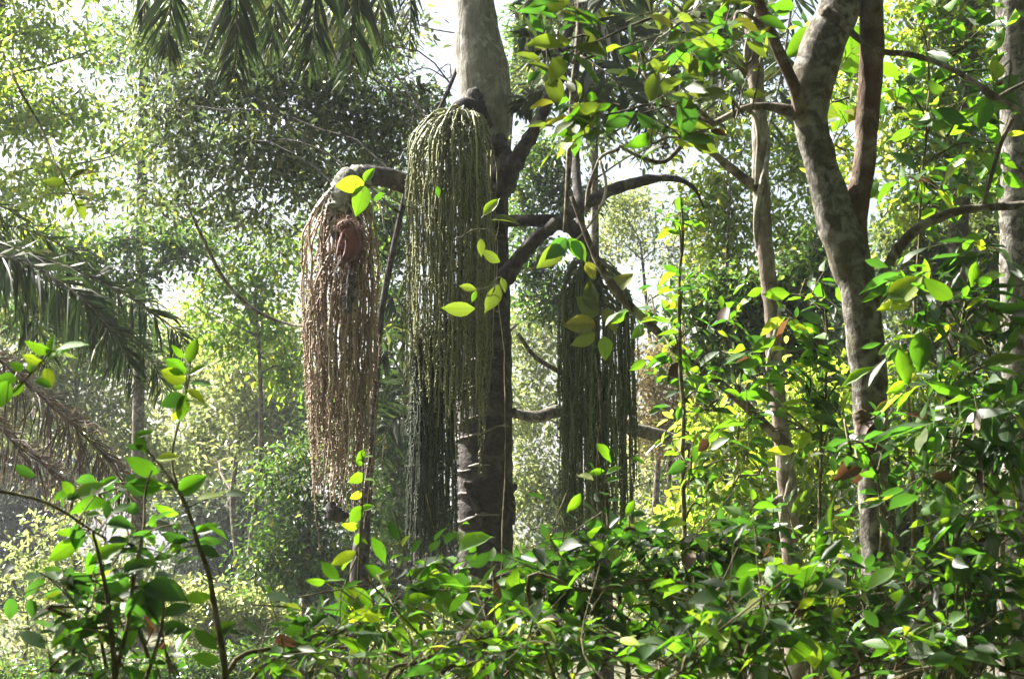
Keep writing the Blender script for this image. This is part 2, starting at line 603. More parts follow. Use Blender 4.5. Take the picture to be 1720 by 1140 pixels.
def leaf_mesh(kind, k, mat):
    key = (kind, k, mat)
    if key not in LEAFMESH:
        v, q, uv = LEAFSET[kind][k]
        b = MB()
        # petiole: a thin 3-sided stalk behind the blade
        b.add(v, q, uv=uv)
        a = np.array([[-0.14, 0, 0.01], [0.02, 0, 0.0]])
        tube(b, a, [0.008, 0.01], 3, cap=False)
        LEAFMESH[key] = b.mesh('leaf', M[mat])
    return LEAFMESH[key]


def frame_of(d, nrm):
    d = norm(d)
    nrm = nrm - (nrm * d).sum(-1, keepdims=True) * d
    nrm = norm(nrm)
    y = np.cross(nrm, d)
    return d, y, nrm


def put_leaf(parent, pos, d, nrm, L, kind, mat, k=None, wr=1.0, name='leaf'):
    d, y, nz = frame_of(np.asarray(d, float), np.asarray(nrm, float))
    k = R.randint(12) if k is None else k
    o = bpy.data.objects.new(name, leaf_mesh(kind, k, mat))
    C.objects.link(o)
    o.parent = parent
    p = np.asarray(pos) - np.array(parent['_o'])
    A = Matrix(((d[0] * L, y[0] * L * wr, nz[0] * L, p[0]), (d[1] * L, y[1] * L * wr, nz[1] * L, p[1]),
                (d[2] * L, y[2] * L * wr, nz[2] * L, p[2]), (0, 0, 0, 1)))
    o.matrix_basis = A
    return o


def hero(parent, b, t, Y, mat='leaf_fresh', kind='ellip', roll=0.0, dY=0.0, wr=1.0):
    """one leaf from pixel b (stalk end) to pixel t (tip); roll turns it about its axis"""
    p, q = P(b[0], b[1], Y), P(t[0], t[1], Y + dY)
    d = q - p
    L = np.linalg.norm(d)
    n0 = norm(EYE - p) + np.array([0, 0, 0.35])
    d, y, n0 = frame_of(d, n0)
    nn = n0 * math.cos(roll) + y * math.sin(roll)
    return put_leaf(parent, p, d, nn, L, kind, mat, wr=wr)


def leaf_cloud(mb, pos, d, nrm, L, wr=0.42, fold=0.25, fine=False, kind='ellip'):
    """many leaves in one mesh: far ones four triangles each, fine ones from the full outline"""
    n = len(pos)
    d, y, nz = frame_of(d, nrm)
    L = np.broadcast_to(L, (n,))
    if fine:
        var = R.randint(0, 12, n)
        for k in range(12):
            m = np.where(var == k)[0]
            if not len(m):
                continue
            v, q, uv = LEAFSET[kind][k]
            vv = pos[m][:, None, :] + L[m][:, None, None] * (v[None, :, :1] * d[m][:, None, :] + v[None, :, 1:2] * y[m][:, None, :]
                                                          + v[None, :, 2:3] * nz[m][:, None, :])
            qq = (np.arange(len(m)) * len(v))[:, None, None] + q[None]
            mb.add(vv.reshape(-1, 3), qq.reshape(-1, 4), uv=np.tile(uv, (len(m), 1)))
        return
    w_ = wr * 0.5 * R.uniform(0.75, 1.25, n)
    f = fold * R.uniform(0, 1.6, n)
    dr = R.uniform(0.0, 0.25, n)
    cols = []
    for (u, s, k) in ((0, 0, 0), (0.3, -0.85, 1), (0.68, -0.8, 1), (1, 0, 0), (0.68, 0.8, 1), (0.3, 0.85, 1)):
        vx = pos + (L * u)[:, None] * d + (L * w_ * s)[:, None] * y + (L * (w_ * abs(s) * f * 2 - dr * u * u))[:, None] * nz
        cols.append(vx)
    v = np.stack(cols, 1)
    b = (np.arange(n) * 6)[:, None]
    q = np.concatenate([b + np.array([0, 3, 2, 1]), b + np.array([0, 5, 4, 3])])
    mb.add(v.reshape(-1, 3), q)


def rand_dirs(n):
    v = R.normal(size=(n, 3))
    return norm(v)


def blob_leaves(mb, cen, rx, ry, rz, n, L, clumps=None, droop=0.35, spread=0.42, **kwv):
    """leaf clumps spread unevenly through an ellipsoid; sprays lie in loose layers"""
    clumps = clumps or max(5, int(n / 28))
    cc = rand_dirs(clumps) * (R.uniform(0.08, 1, clumps) ** 0.42)[:, None]
    cs = R.uniform(0.5, 1.5, clumps)
    wgt = cs ** 2
    idx = R.choice(clumps, n, p=wgt / wgt.sum())
    rr = np.array([rx, ry, rz])
    size = spread * min(rx, rz) * (14.0 / max(clumps, 14)) ** 0.33
    off = R.normal(size=(n, 3)) * size * cs[idx][:, None] * np.array([1.15, 1.15, 0.75])
    pos = cen + cc[idx] * rr + off
    cd = rand_dirs(clumps)
    cn = norm(np.array([0, 0, 1.0]) + rand_dirs(clumps) * 0.6)
    d = norm(cd[idx] * 0.5 + rand_dirs(n) * 0.9 + off / (size + 1e-6) * 0.3 + np.array([0, 0, -droop]))
    nn = norm(cn[idx] + rand_dirs(n) * 0.65)
    leaf_cloud(mb, pos, d, nn, L * R.uniform(0.6, 1.25, n), **kwv)
    return cen + cc * rr


COVER = 3.0


def forest_tree(name, label, cat, trunk, blobs, leaf_px, mat, cover=2.2, bark='branch', group=None, base=None, limb_px=7, shape=0.42, droop=0.35, clump_n=28, rz=0.8):
    """trunk: rows (px, py, width, Y) or None; blobs: (px, py, rx_px, ry_px, Y, cover)"""
    Y0 = blobs[0][4]
    if trunk is None:
        bx = np.mean([P(b[0], b[1], b[4])[0] for b in blobs])
        trunk_pts = None
    else:
        trunk_pts, trr = pxpath(trunk)
        bx, Y0 = trunk_pts[-1][0], trunk_pts[-1][1]
    basep = (bx, Y0, float(ground_z(bx, Y0)))
    root = thing(name, label, cat, basep, group)
    b = MB()
    if trunk_pts is None:
        zc = np.mean([P(q[0], q[1], q[4])[2] for q in blobs])
        top = max(P(q[0], q[1], q[4])[2] for q in blobs)
        kk = 5
        zz = np.linspace(basep[2] - 0.2, max(top * 0.9, basep[2] + 0.5), kk)
        off = np.cumsum(R.normal(size=(kk, 2)) * 0.11 * (zz[-1] - zz[0]) / kk, axis=0)
        trunk_pts = np.stack([bx + off[:, 0], Y0 + off[:, 1], zz], -1)
        trr = np.linspace(1, 0.25, kk) * limb_px * 1.1 * m_per_px(Y0)
    else:
        trunk_pts = np.vstack([trunk_pts, [bx, Y0, basep[2] - 0.2]])[::-1]
        trr = np.append(trr, trr[-1] * 1.15)[::-1]
    tube(b, trunk_pts, trr, 8, bump=0.12, bfreq=2.0, resample=22)
    b.build('trunk', M[bark], root)
    dense = smooth_path(np.hstack([trunk_pts, trr[:, None]]), 30)
    lf, tw = MB(), MB()
    mp = m_per_px(Y0)
    for (px, py, rx, ry, Y, cov) in blobs:
        cen = P(px, py, Y)
        s = m_per_px(Y)
        n = int(max(12, COVER * cov * cover * math.pi * rx * ry / (0.42 * leaf_px ** 2 * 0.45)))
        cl = blob_leaves(lf, cen, rx * s, max(rx, ry) * s * rz, ry * s, n, leaf_px * s, clumps=max(4, n // clump_n), wr=shape, droop=droop)
        # limb from the trunk to this mass, twigs to its clumps
        below = np.where(dense[:, 2] < cen[2] + 0.1)[0]
        k = below[np.argmin(np.linalg.norm(dense[below, :3] - cen, axis=1) + 0.5 * np.abs(dense[below, 2] - (cen[2] - 0.5 * np.linalg.norm(dense[below, :2] - cen[:2], axis=1))))] if len(below) else 0
        a = dense[k, :3]
        mid = (a + cen) / 2 + np.array([0, 0, 0.12 * np.linalg.norm(cen - a)]) + R.normal(size=3) * 0.06 * np.linalg.norm(cen - a)
        r0 = min(dense[k, 3] * 0.6, limb_px * 0.5 * s * 0.9)
        lb = MB()
        la = smooth_path(np.column_stack([[a, mid, cen], [r0, r0 * 0.7, r0 * 0.3]]), 16)
        wob = 0.09 * np.linalg.norm(cen - a)
        for q in la[1:]:
            q[:3] += wob * np.array([noise.noise(Vector(q[:3] * 1.1 + 9 * c)) for c in range(3)])
        tube(lb, la[:, :3], la[:, 3], 6)
        lb.build('limb', M[bark], root)
        for c in cl[R.permutation(len(cl))[:min(len(cl), 14)]]:
            m_ = (cen + c) / 2 + R.normal(size=3) * 0.1 * np.linalg.norm(c - cen)
            tube(tw, [mid * 0.3 + cen * 0.7, m_, c], [r0 * 0.35, r0 * 0.22, r0 * 0.1], 4, resample=6, cap=False)
    tw.build('twig_growth', M[bark], root, kind='stuff')
    lf.build('foliage', M[mat], root, kind='stuff')
    return root


class Plant:
    """a leafy thing whose leaves are objects of their own (up to 300) and then one mass"""

    def __init__(s, name, label, cat, base, group=None, mat='leaf_mature', kind='ellip', bark='twig', limit=300):
        s.root = thing(name, label, cat, base, group)
        s.mat, s.kind, s.bark = mat, kind, bark
        s.tw = MB()
        s.cand = []          # (pos, dir, normal, length)
        s.limit = limit
        s.heroes = 0
        s.spts = []

    def stem(s, pts, r, name='stem', n=18, seg=7, bump=0.06, bark=None):
        b = MB()
        a = smooth_path(np.hstack([np.asarray(pts, float), np.broadcast_to(r, (len(pts),))[:, None]]), max(n, 30))
        sd_ = R.uniform(0, 50)
        for q in a[1:]:
            for ax in (0, 1):
                q[ax] += 0.022 * noise.noise(Vector((q[2] * 2.3, sd_, ax * 7.0))) + 0.012 * noise.noise(Vector((q[2] * 6.0, sd_ + 3, ax * 5.0)))
        s.spts.append(a[:, :3])
        tube(b, a[:, :3], np.maximum(a[:, 3], 5e-4), seg, bump=bump, bfreq=6)
        return b.build(name, M[bark or s.bark], s.root)

    def hero(s, b, t, Y, mat=None, kind=None, roll=0.0, **k):
        s.heroes += 1
        base = P(b[0], b[1], Y)
        if s.spts:                              # a leaf stalk from the nearest point of the stem
            q = np.vstack(s.spts)
            k_ = np.argmin(np.linalg.norm(q - base, axis=1))
            if 0.004 < np.linalg.norm(q[k_] - base) < 0.5:
                m_ = (q[k_] + base) / 2 + np.array([0, 0, 0.06 * np.linalg.norm(q[k_] - base)])
                tube(s.tw, smooth_path([q[k_], m_, base], 8), np.linspace(.0026, .0014, 8), 4, cap=False)
        return hero(s.root, b, t, Y, mat or s.mat, kind or s.kind, roll, **k)

    def twig(s, pts, r, n, L, droop=0.3, flat=0.8, skip=0.12, both=True):
        """leaves alternate along a twig"""
        p = smooth_path(np.asarray(pts, float), max(6, n * 2))
        tube(s.tw, p, np.linspace(r, r * 0.35, len(p)), 4, cap=False)
        T = norm(np.gradient(p, axis=0))
        us = np.linspace(skip, 1.0, n)
        side0 = R.choice([-1, 1])
        up = norm(np.array([0, 0, 1.0]) + R.normal(size=3) * 0.3)
        for i, u in enumerate(us):
            k = min(len(p) - 1, int(u * (len(p) - 1)))
            t_ = T[k]
            sd = np.cross(t_, up)
            sd = sd / max(np.linalg.norm(sd), 1e-6)
            sg = side0 * (1 if i % 2 else -1)
            if i == n - 1:
                d = t_ + R.normal(size=3) * 0.2
            else:
                d = t_ * R.uniform(0.3, 0.8) + sd * sg * flat + R.normal(size=3) * 0.28
            d = d + np.array([0, 0, -droop * R.uniform(0.2, 1.6)])
            nr = up * 0.9 + R.normal(size=3) * 0.55
            d = norm(d)
            l_ = L * (0.5 + 1.05 * R.rand() ** 1.3) * (0.75 if i >= n - 1 else 1)
            s.cand.append((p[k] + d * 0.12 * l_, d, nr, l_))

    def blob(s, px, py, rx, ry, Y, ntw, L, twl=0.3, nl=6, up=0.15, dy=0.6, src=None, r=0.003):
        """twigs filling an ellipsoid; each starts at src or nearer the middle"""
        cen = P(px, py, Y)
        k = m_per_px(Y)
        rr = np.array([rx * k, max(rx, ry) * k * dy, ry * k])
        src = P(*src) if src is not None else cen - np.array([0, 0, rr[2] * 0.7])
        for _ in range(ntw):
            e = cen + rand_dirs(1)[0] * R.uniform(0.1, 1) ** 0.4 * rr
            d = norm((e - src) * 0.8 / (np.linalg.norm(e - src) + 1e-6) + rand_dirs(1)[0] * 0.7 + np.array([0, 0, up]))
            l_ = twl * R.uniform(0.6, 1.3)
            a = e - d * l_ * 0.5
            b_ = e + d * l_ * 0.5 + np.array([0, 0, -0.12 * l_])
            m_ = (a + b_) / 2 + np.array([0, 0, 0.08 * l_])
            s.twig([a, m_, b_], r, nl, L)
            if R.rand() < 0.35 and np.linalg.norm(a - src) < 0.6:
                q = src * 0.6 + a * 0.4 + R.normal(size=3) * 0.08
                tube(s.tw, smooth_path([src, q, a], 8), np.linspace(r * 2.2, r, 8), 4, cap=False)

    def finish(s, mats=None):
        """largest in the photograph first"""
        if s.tw.n:
            s.tw.build('twig_growth', M[s.bark], s.root, kind='stuff')
        if not s.cand:
            return s.root
        pos = np.array([c[0] for c in s.cand])
        L = np.array([c[3] for c in s.cand])
        app = L / np.maximum(pos[:, 1], 0.5)
        # outside the frame counts as small
        u = pos[:, 0] / pos[:, 1]
        app = app * np.where(np.abs(u) < 0.275, 1, 0.2)
        order = np.argsort(-app)
        lim = max(0, s.limit - s.heroes)
        for i in order[:lim]:
            c = s.cand[i]
            put_leaf(s.root, c[0], c[1], c[2], c[3], s.kind, ('dead_leaf' if R.rand() < 0.014 else mats[R.randint(len(mats))] if mats else s.mat), wr=R.uniform(0.85, 1.15))
        rest = order[lim:]
        if len(rest):
            b = MB()
            leaf_cloud(b, pos[rest], np.array([s.cand[i][1] for i in rest]), np.array([s.cand[i][2] for i in rest]), L[rest], fine=True, kind=s.kind)
            b.build('foliage', M[s.mat], s.root, kind='stuff')
        return s.root


def gbase(px, Y):
    x = (px - 860) / F * Y
    return (x, Y, float(ground_z(x, Y)))


# ------------------------------------------------------------------ palm fronds
def frond(root, path, Y, Lpx, side_px=None, n=60, width=0.045, mat='palm_leaf', ang=38, droop=0.5, facing=None, rach_px=6, dY=0.0, name='frond', tuft=0.0):
    """path rows (px, py) or (px, py, Y); leaflets Lpx long on both sides; frond > leaflet (joined)"""
    pts = np.array([P(q[0], q[1], q[2] if len(q) > 2 else Y) for q in path])
    pts = smooth_path(pts, 40)
    b = MB()
    s = m_per_px(Y)
    tube(b, pts, np.linspace(rach_px, rach_px * 0.25, 40) * 0.5 * s, 6)
    fo = b.build(name, M['branch'] if mat != 'palm_dead' else M['tree_bark_brown'], root)
    T = norm(np.gradient(pts, axis=0))
    face = np.array(facing if facing is not None else (0.1, -1, 0.25))
    u = np.sort(R.uniform(0.06, 1, n))
    cols, k = [], (u * 39).astype(int)
    lf = MB()
    for sg in (-1, 1):
        sd = norm(np.cross(T[k], face)) * sg
        a = rad(ang) + R.normal(size=n) * 0.12
        d = norm(T[k] * np.cos(a)[:, None] + sd * np.sin(a)[:, None] + R.normal(size=(n, 3)) * (0.10 + tuft))
        L = Lpx * s * np.sin(np.clip(0.25 + 0.75 * (1 - np.abs(2 * u - 0.9)), 0.15, 1) * math.pi / 2) * R.uniform(0.8, 1.1, n)
        g = np.array([0, 0, -1.0])
        p0 = pts[k]
        p1 = p0 + d * (L * 0.5)[:, None] + g * (L * droop * 0.15)[:, None]
        d2 = norm(d + g * droop * R.uniform(0.6, 1.4, n)[:, None])
        p2 = p1 + d2 * (L * 0.5)[:, None]
        nn = norm(face + R.normal(size=(n, 3)) * 0.5)
        wv = norm(np.cross(nn, d)) * (L * width * R.uniform(0.7, 1.3, n))[:, None]
        v = np.stack([p0, p0 * 0.6 + p1 * 0.4 - wv, p0 * 0.6 + p1 * 0.4 + wv, p1 - wv * 0.9, p1 + wv * 0.9, p2], 1)
        base = (np.arange(n) * 6)[:, None]
        lf.add(v.reshape(-1, 3), base + np.array([1, 2, 4, 3]), np.concatenate([base + np.array([0, 2, 1]), base + np.array([3, 4, 5])]))
    lo = lf.build('leaflet', M[mat], fo, kind='stuff')
    lo.parent = fo
    return fo

# ------------------------------------------------------------------ the fruiting palm
PY = 15.7
palm = thing('fishtail_palm', 'tall ringed palm trunk in the middle hung with long curtains of fruit strands', 'palm tree', gbase(815, PY))
tp, tr_ = pxpath([(792, -160, 58, PY), (794, -40, 62, PY), (800, 40, 72, PY), (807, 95, 86, PY), (815, 150, 88, PY), (822, 190, 74, PY), (830, 225, 48, PY),
                  (832, 262, 44, PY), (829, 300, 52, PY), (822, 350, 64, PY), (816, 420, 78, PY), (813, 520, 88, PY), (815, 620, 90, PY), (815, 760, 92, PY),
                  (815, 920, 93, PY), (816, 1100, 96, PY), (817, 1300, 104, PY), (817, 1380, 120, PY)])
full = smooth_path(np.hstack([tp, tr_[:, None]]), 150)
zsplit = P(820, 300, PY)[2]
up_ = full[full[:, 2] >= zsplit - 0.05]
lo_ = full[full[:, 2] <= zsplit + 0.05]
lo_ = smooth_path(lo_, 420)
lo_[:, 3] *= 1 + 0.016 * np.sin(lo_[:, 2] * 31 + 1.2 * np.sin(lo_[:, 2] * 5)) ** 3     # swollen nodes
b = MB()
tube(b, lo_[:, :3], lo_[:, 3], 26, bump=0.035, bfreq=5)
trunk_o = b.build('trunk', M['palm_bark'], palm)
b = MB()
tube(b, up_[:, :3], up_[:, 3], 26, bump=0.07, bfreq=4.5, seed=7)
b.build('upper_trunk', M['palm_upper'], palm)['label'] = 'pale grey upper trunk'

# ring scars: slightly tilted, uneven lips; sunlit side put into their arcs and paleness
for (py, tilt, wob, share) in ((655, 6, 2, 1), (705, 10, 2, 1), (733, 14, 3, 1), (787, 9, 3, 1), (828, 7, 2, 1), (870, 8, 3, 1), (908, 9, 2, 1), (950, 7, 3, 1),
                               (995, 8, 2, 1), (1040, 9, 2, 1), (1085, 8, 2, 1), (1130, 9, 2, 1), (610, 8, 2, 1)):
    c = P(815, py, PY)
    r0 = np.interp(c[2], lo_[::-1, 2], lo_[::-1, 3])
    cx = np.interp(c[2], lo_[::-1, 2], lo_[::-1, 0])
    k = m_per_px(PY)
    for part_ in range(1 if R.rand() < 0.6 else 2):
        mid_ = math.pi * R.uniform(1.05, 1.35) if part_ == 0 else R.uniform(4.3, 5.6)
        half = R.uniform(0.8, 1.3) if part_ == 0 else R.uniform(0.2, 0.5)
        a = np.linspace(mid_ - half, mid_ + half, 26)
        env = np.sin(np.linspace(0.02, 1, 26) ** 0.7 * math.pi) ** 0.6
        ph = R.uniform(0, 6)
        zc = c[2] + (tilt * np.cos(a - math.pi + 0.5) + wob * np.sin(3 * a + ph)) * k * -1.0
        rs_ = r0 * (1 + 0.01 * np.sin(5 * a + ph))
        th = k * (0.6 + (1.6 + 0.9 * np.sin(9 * a + ph)) * env)
        rows = []
        for (dr, dz) in ((-0.03, 2.0), (0.008, 1.1), (0.022, -0.5), (-0.03, -1.4)):
            rows.append(np.stack([cx + np.cos(a) * (rs_ + dr * (env if dr > 0 else 1)), PY + np.sin(a) * (rs_ + dr * (env if dr > 0 else 1)), zc + dz * th], -1))
        v = np.concatenate(rows)
        n = len(a)
        q = [[i_ * n + j_, (i_ + 1) * n + j_, (i_ + 1) * n + j_ + 1, i_ * n + j_ + 1] for i_ in range(3) for j_ in range(n - 1)]
        b = MB()
        b.add(v, q)
        b.build('leaf_scar', M['scar'], palm)

# torn leaf bases and knobs
def stub(path, mat='stalk', name='leaf_base', seg=9, bump=0.3, bf=14):
    p, r = pxpath(path)
    b = MB()
    nn_ = 18 if len(path) < 6 else 70
    a = smooth_path(np.hstack([p, r[:, None]]), nn_)
    if nn_ == 70:                               # old bract scars: stepped rings
        ph = R.uniform(0, 1)
        stp = (np.linspace(0, len(path) * 1.7, nn_) + ph) % 1.0
        a[:, 3] *= 1.08 - 0.22 * stp
        a[:, :3] += np.array([[noise.noise(Vector(q[:3] * 7 + 5 * c)) for c in range(3)] for q in a]) * 0.012
    tube(b, a[:, :3], np.maximum(a[:, 3], 1e-3), seg, bump=bump * 1.5, bfreq=bf)
    return b.build(name, M[mat], palm)
stub([(812, 215, 34, 15.5), (803, 190, 36, 15.42), (798, 165, 30, 15.38), (793, 148, 14, 15.36)])
stub([(826, 250, 30, 15.6), (836, 240, 30, 15.5), (842, 230, 22, 15.45)])  # dark lump stands in for the shade of a hole in the neck
stub([(832, 300, 40, 15.55), (846, 285, 34, 15.5), (852, 262, 22, 15.48), (850, 245, 12, 15.46)])
stub([(812, 880, 10, 15.5), (790, 822, 16, 15.46), (783, 815, 12, 15.42), (780, 808, 5, 15.40)], 'palm_bark', 'knob')
stub([(850, 700, 14, 15.6), (862, 690, 10, 15.6), (868, 688, 4, 15.6)], 'palm_bark', 'knob')
stub([(850, 835, 14, 15.6), (863, 820, 10, 15.6), (866, 812, 5, 15.6)], 'palm_bark', 'knob')
stub([(845, 800, 12, 15.55), (860, 845, 12, 15.55), (862, 880, 6, 15.6)], 'palm_bark', 'knob')

# old flower stalks on the right, dark
stub([(838, 475, 40, 15.6), (862, 448, 30, 15.4), (885, 418, 26, 15.3), (915, 390, 24, 15.2), (945, 368, 22, 15.1), (990, 338, 22, 15.0), (1040, 316, 21, 15.0),
      (1095, 301, 16, 15.0), (1138, 300, 11, 15.0), (1158, 310, 8, 15.0), (1172, 326, 6, 15.0), (1182, 350, 3, 15.0)], name='old_flower_stalk', bump=0.12, bf=9)

# petiole with a bipinnate frond going up to the right
stub([(842, 320, 40, 15.6), (858, 285, 36, 15.5), (878, 248, 26, 15.4), (905, 205, 22, 15.3), (928, 150, 18, 15.3), (945, 90, 15, 15.3), (975, 0, 13, 15.4), (1040, -110, 12, 15.6),
      (1160, -190, 10, 15.9)], name='leaf_stalk', bump=0.1, bf=8)
for (pth, L_) in (([(936, 120, 15.3), (905, 70, 15.0), (860, 60, 14.8)], 62), ([(945, 80, 15.3), (985, 100, 14.9), (1050, 150, 14.7), (1090, 215, 14.6)], 78),
                  ([(955, 45, 15.3), (1020, 40, 15.1), (1100, 90, 15.0), (1160, 170, 15.0)], 85), ([(965, 10, 15.3), (910, -10, 15.5), (860, 25, 15.7)], 60),
                  ([(928, 150, 15.3), (890, 160, 15.5), (868, 190, 15.6)], 50), ([(985, -30, 15.4), (1090, -20, 15.5), (1190, 60, 15.6), (1240, 150, 15.7)], 90),
                  ([(940, 110, 15.3), (985, 160, 15.1), (1020, 230, 15.0)], 70),
                  ([(1040, -110, 15.6), (1150, -70, 15.7), (1250, 0, 15.7), (1290, 90, 15.7)], 95)):
    frond(palm, pth, 15.2, L_, n=26, width=0.085, ang=52, droop=0.7, rach_px=5, facing=(0.2, -1, 0.1), tuft=0.1)


def string(mbs, pts, r, fruit, spacing, beads, ph):
    """one fruiting string: a thin stalk with unevenly set round fruits"""
    tube(mbs, pts, r, 4, cap=False)
    tot = np.concatenate([[0], np.cumsum(np.linalg.norm(np.diff(pts, axis=0), axis=1))])
    nb = int(max(0.0, tot[-1] - 0.06) / spacing * 1.6 * beads)
    if nb < 1:
        return
    t_ = np.sort(R.uniform(0.06, tot[-1], nb))
    keep = np.array([noise.noise(Vector((ph + 31, x_ * 4.0, 1))) for x_ in t_]) > -0.22
    t_ = t_[keep]
    nb = len(t_)
    if nb < 1:
        return
    bp_ = np.stack([np.interp(t_, tot, pts[:, c]) for c in range(3)], -1)
    off = R.normal(size=(nb, 3)) * np.array([1, 1, 0.3])
    bp_ = bp_ + norm(off) * (0.0045 + fruit * 0.8)
    fr = fruit * R.uniform(0.5, 1.35, nb)
    o6 = np.array([[1, 0, 0], [-1, 0, 0], [0, 1, 0], [0, -1, 0], [0, 0, 1.1], [0, 0, -1.1]])
    f8 = np.array([[0, 2, 4], [2, 1, 4], [1, 3, 4], [3, 0, 4], [2, 0, 5], [1, 2, 5], [3, 1, 5], [0, 3, 5]])
    v = bp_[:, None, :] + o6[None] * fr[:, None, None]
    mbs.add(v.reshape(-1, 3), None, ((np.arange(nb) * 6)[:, None, None] + f8[None]).reshape(-1, 3))


def cluster(name_label, ped, src, cx, hw, hd, Yc, ytop, bot, n, mat, ped_mat, fruit=0.0082, spacing=0.026, conv=0.0, k_out=1.0, wig=0.014, beads=1.0, tilt=0.0):
    """ped: stalk rows; src: rows (px,py,Y) strands spring from; hw/hd half widths px; bot: (mean,sd) lower end py"""
    p, r = pxpath(ped)
    b = MB()
    tube(b, p, r, 12, bump=0.14, bfreq=9, resample=34)
    cl = b.build('fruit_cluster', M[ped_mat], palm)
    cl['label'] = name_label
    S = smooth_path(np.array([P(*q) for q in src]), 30)
    k = m_per_px(Yc)
    rest = MB()
    for i in range(n):
        u = R.rand()
        s0 = S[int(u * 29)] + R.normal(size=3) * 0.012
        a = R.uniform(0, 2 * math.pi)
        q = math.sqrt(R.uniform(0.02, 1))
        tgt = np.array([P(cx, 600, Yc)[0] + math.cos(a) * q * hw * k, Yc + math.sin(a) * q * hd * k])
        ypix = R.normal(bot[0], bot[1]) + bot[2] * (1 - q)
        zb = P(cx, ypix, Yc)[2]
        if R.rand() < 0.16:                     # broken off short
            zb = zb + (s0[2] - zb) * R.uniform(0.15, 0.6)
        out_ = tgt - s0[:2]
        dist = np.linalg.norm(out_)
        m_ = 52
        h = min(dist * k_out * R.uniform(0.55, 1.35) * (1 + tilt * max(0, math.cos(a)) * q), 0.6 * (s0[2] - zb))
        L1 = 0.5 * math.pi * math.sqrt((dist ** 2 + h ** 2) / 2)
        Lt = L1 + max(0.05, s0[2] - h - zb)
        arc = np.linspace(0, Lt, m_)
        th = np.clip(arc / L1, 0, 1) * math.pi / 2
        xy = s0[:2] + out_ * np.sin(th)[:, None]
        z = s0[2] + 0.04 * np.sin(np.clip(arc / (0.6 * L1), 0, 1) * math.pi) - h * (1 - np.cos(th)) - np.maximum(0, arc - L1)
        s = arc / Lt
        cxy = np.array([P(cx, 600, Yc)[0], Yc])
        xy = cxy + (xy - cxy) * (1 - conv * s ** 2)[:, None]
        xy = xy + (R.normal(size=2) * 0.035)[None, :] * (s ** 1.5)[:, None]
        ph = R.uniform(0, 20)
        wx = np.array([noise.noise(Vector((ph, t_ * 2.6, 0))) + 0.5 * noise.noise(Vector((ph, t_ * 8, 3))) for t_ in arc])
        wy = np.array([noise.noise(Vector((ph + 9, t_ * 3.0, 5))) for t_ in arc])
        xy = xy + np.stack([wx, wy], -1) * wig * np.minimum(arc / 0.3, 1)[:, None]
        pts = np.column_stack([xy, z])
        mbs = MB()
        string(mbs, pts, np.linspace(0.0075, 0.0040, m_) * R.uniform(0.65, 1.45), fruit, spacing, beads, ph)
        if R.rand() < 0.4:                      # a forked branchlet
            k0 = R.randint(8, 34)
            k1 = min(m_, k0 + R.randint(8, 30))
            if k1 - k0 > 5:
                aa = arc[k0:k1] - arc[k0]
                side = R.normal(size=2)
                side = side / np.linalg.norm(side) * R.uniform(0.02, 0.07)
                p2_ = pts[k0:k1].copy()
                p2_[:, :2] += side * (1 - np.exp(-aa / 0.12))[:, None]
                string(mbs, p2_, np.linspace(0.005, 0.003, k1 - k0), fruit * 0.9, spacing, beads, ph + 7)
        if i < 75:
            mbs.build('fruit_strand', M[mat], cl)
        else:
            o_ = rest.n
            rest.v += mbs.v
            rest.uv += mbs.uv
            rest.q += [q_ + o_ for q_ in mbs.q]
            rest.t += [q_ + o_ for q_ in mbs.t]
            rest.n += mbs.n
    if rest.n:
        rest.build('strand_mass', M[mat], cl, kind='stuff')
    return cl


cluster('olive green curtain of fruit strands, the longest, in front of the trunk',
        [(806, 190, 30, 15.45), (785, 178, 28, 15.3), (765, 190, 28, 15.2), (757, 225, 24, 15.15), (756, 300, 14, 15.15)],
        [(786, 192, 15.25), (772, 190, 15.2), (760, 202, 15.15), (756, 235, 15.12), (756, 300, 15.12)],
        758, 82, 60, 15.12, 195, (655, 42, 30), 140, 'strand_green', 'stalk', conv=0.12, k_out=1.0, wig=0.024, tilt=1.6)
cluster('brown withered cluster of fruit strands lit from the left',
        [(800, 335, 36, 15.6), (745, 322, 36, 15.5), (692, 312, 36, 15.4), (645, 297, 34, 15.3), (604, 300, 42, 15.2), (577, 333, 52, 15.15), (576, 380, 46, 15.15), (584, 430, 30, 15.15), (586, 520, 14, 15.15)],
        [(592, 312, 15.16), (566, 335, 15.12), (572, 380, 15.1), (584, 440, 15.12), (586, 510, 15.12)],
        573, 74, 52, 15.15, 330, (790, 50, 14), 114, 'strand_brown', 'stalk', conv=0.42, k_out=1.5, wig=0.035, beads=0.8, fruit=0.0085)
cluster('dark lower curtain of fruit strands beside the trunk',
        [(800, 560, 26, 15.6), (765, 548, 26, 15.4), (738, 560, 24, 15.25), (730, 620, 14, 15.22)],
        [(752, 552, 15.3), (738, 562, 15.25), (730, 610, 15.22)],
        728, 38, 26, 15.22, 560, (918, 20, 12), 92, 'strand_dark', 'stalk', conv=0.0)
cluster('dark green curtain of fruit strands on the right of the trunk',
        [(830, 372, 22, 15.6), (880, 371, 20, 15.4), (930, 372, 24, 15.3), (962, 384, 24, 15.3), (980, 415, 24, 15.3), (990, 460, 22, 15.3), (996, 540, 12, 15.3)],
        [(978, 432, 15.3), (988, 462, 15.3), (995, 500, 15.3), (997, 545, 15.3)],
        1000, 68, 54, 15.3, 450, (872, 26, 16), 140, 'strand_deep_green', 'stalk', conv=0.02, k_out=0.9, wig=0.018)
b_ = stub([(612, 296, 44, 15.2), (590, 306, 52, 15.15), (576, 332, 52, 15.12), (574, 366, 48, 15.12), (577, 388, 38, 15.12), (580, 402, 30, 15.12)], 'lichen_stalk', 'bract', 18, 0.2, 16)
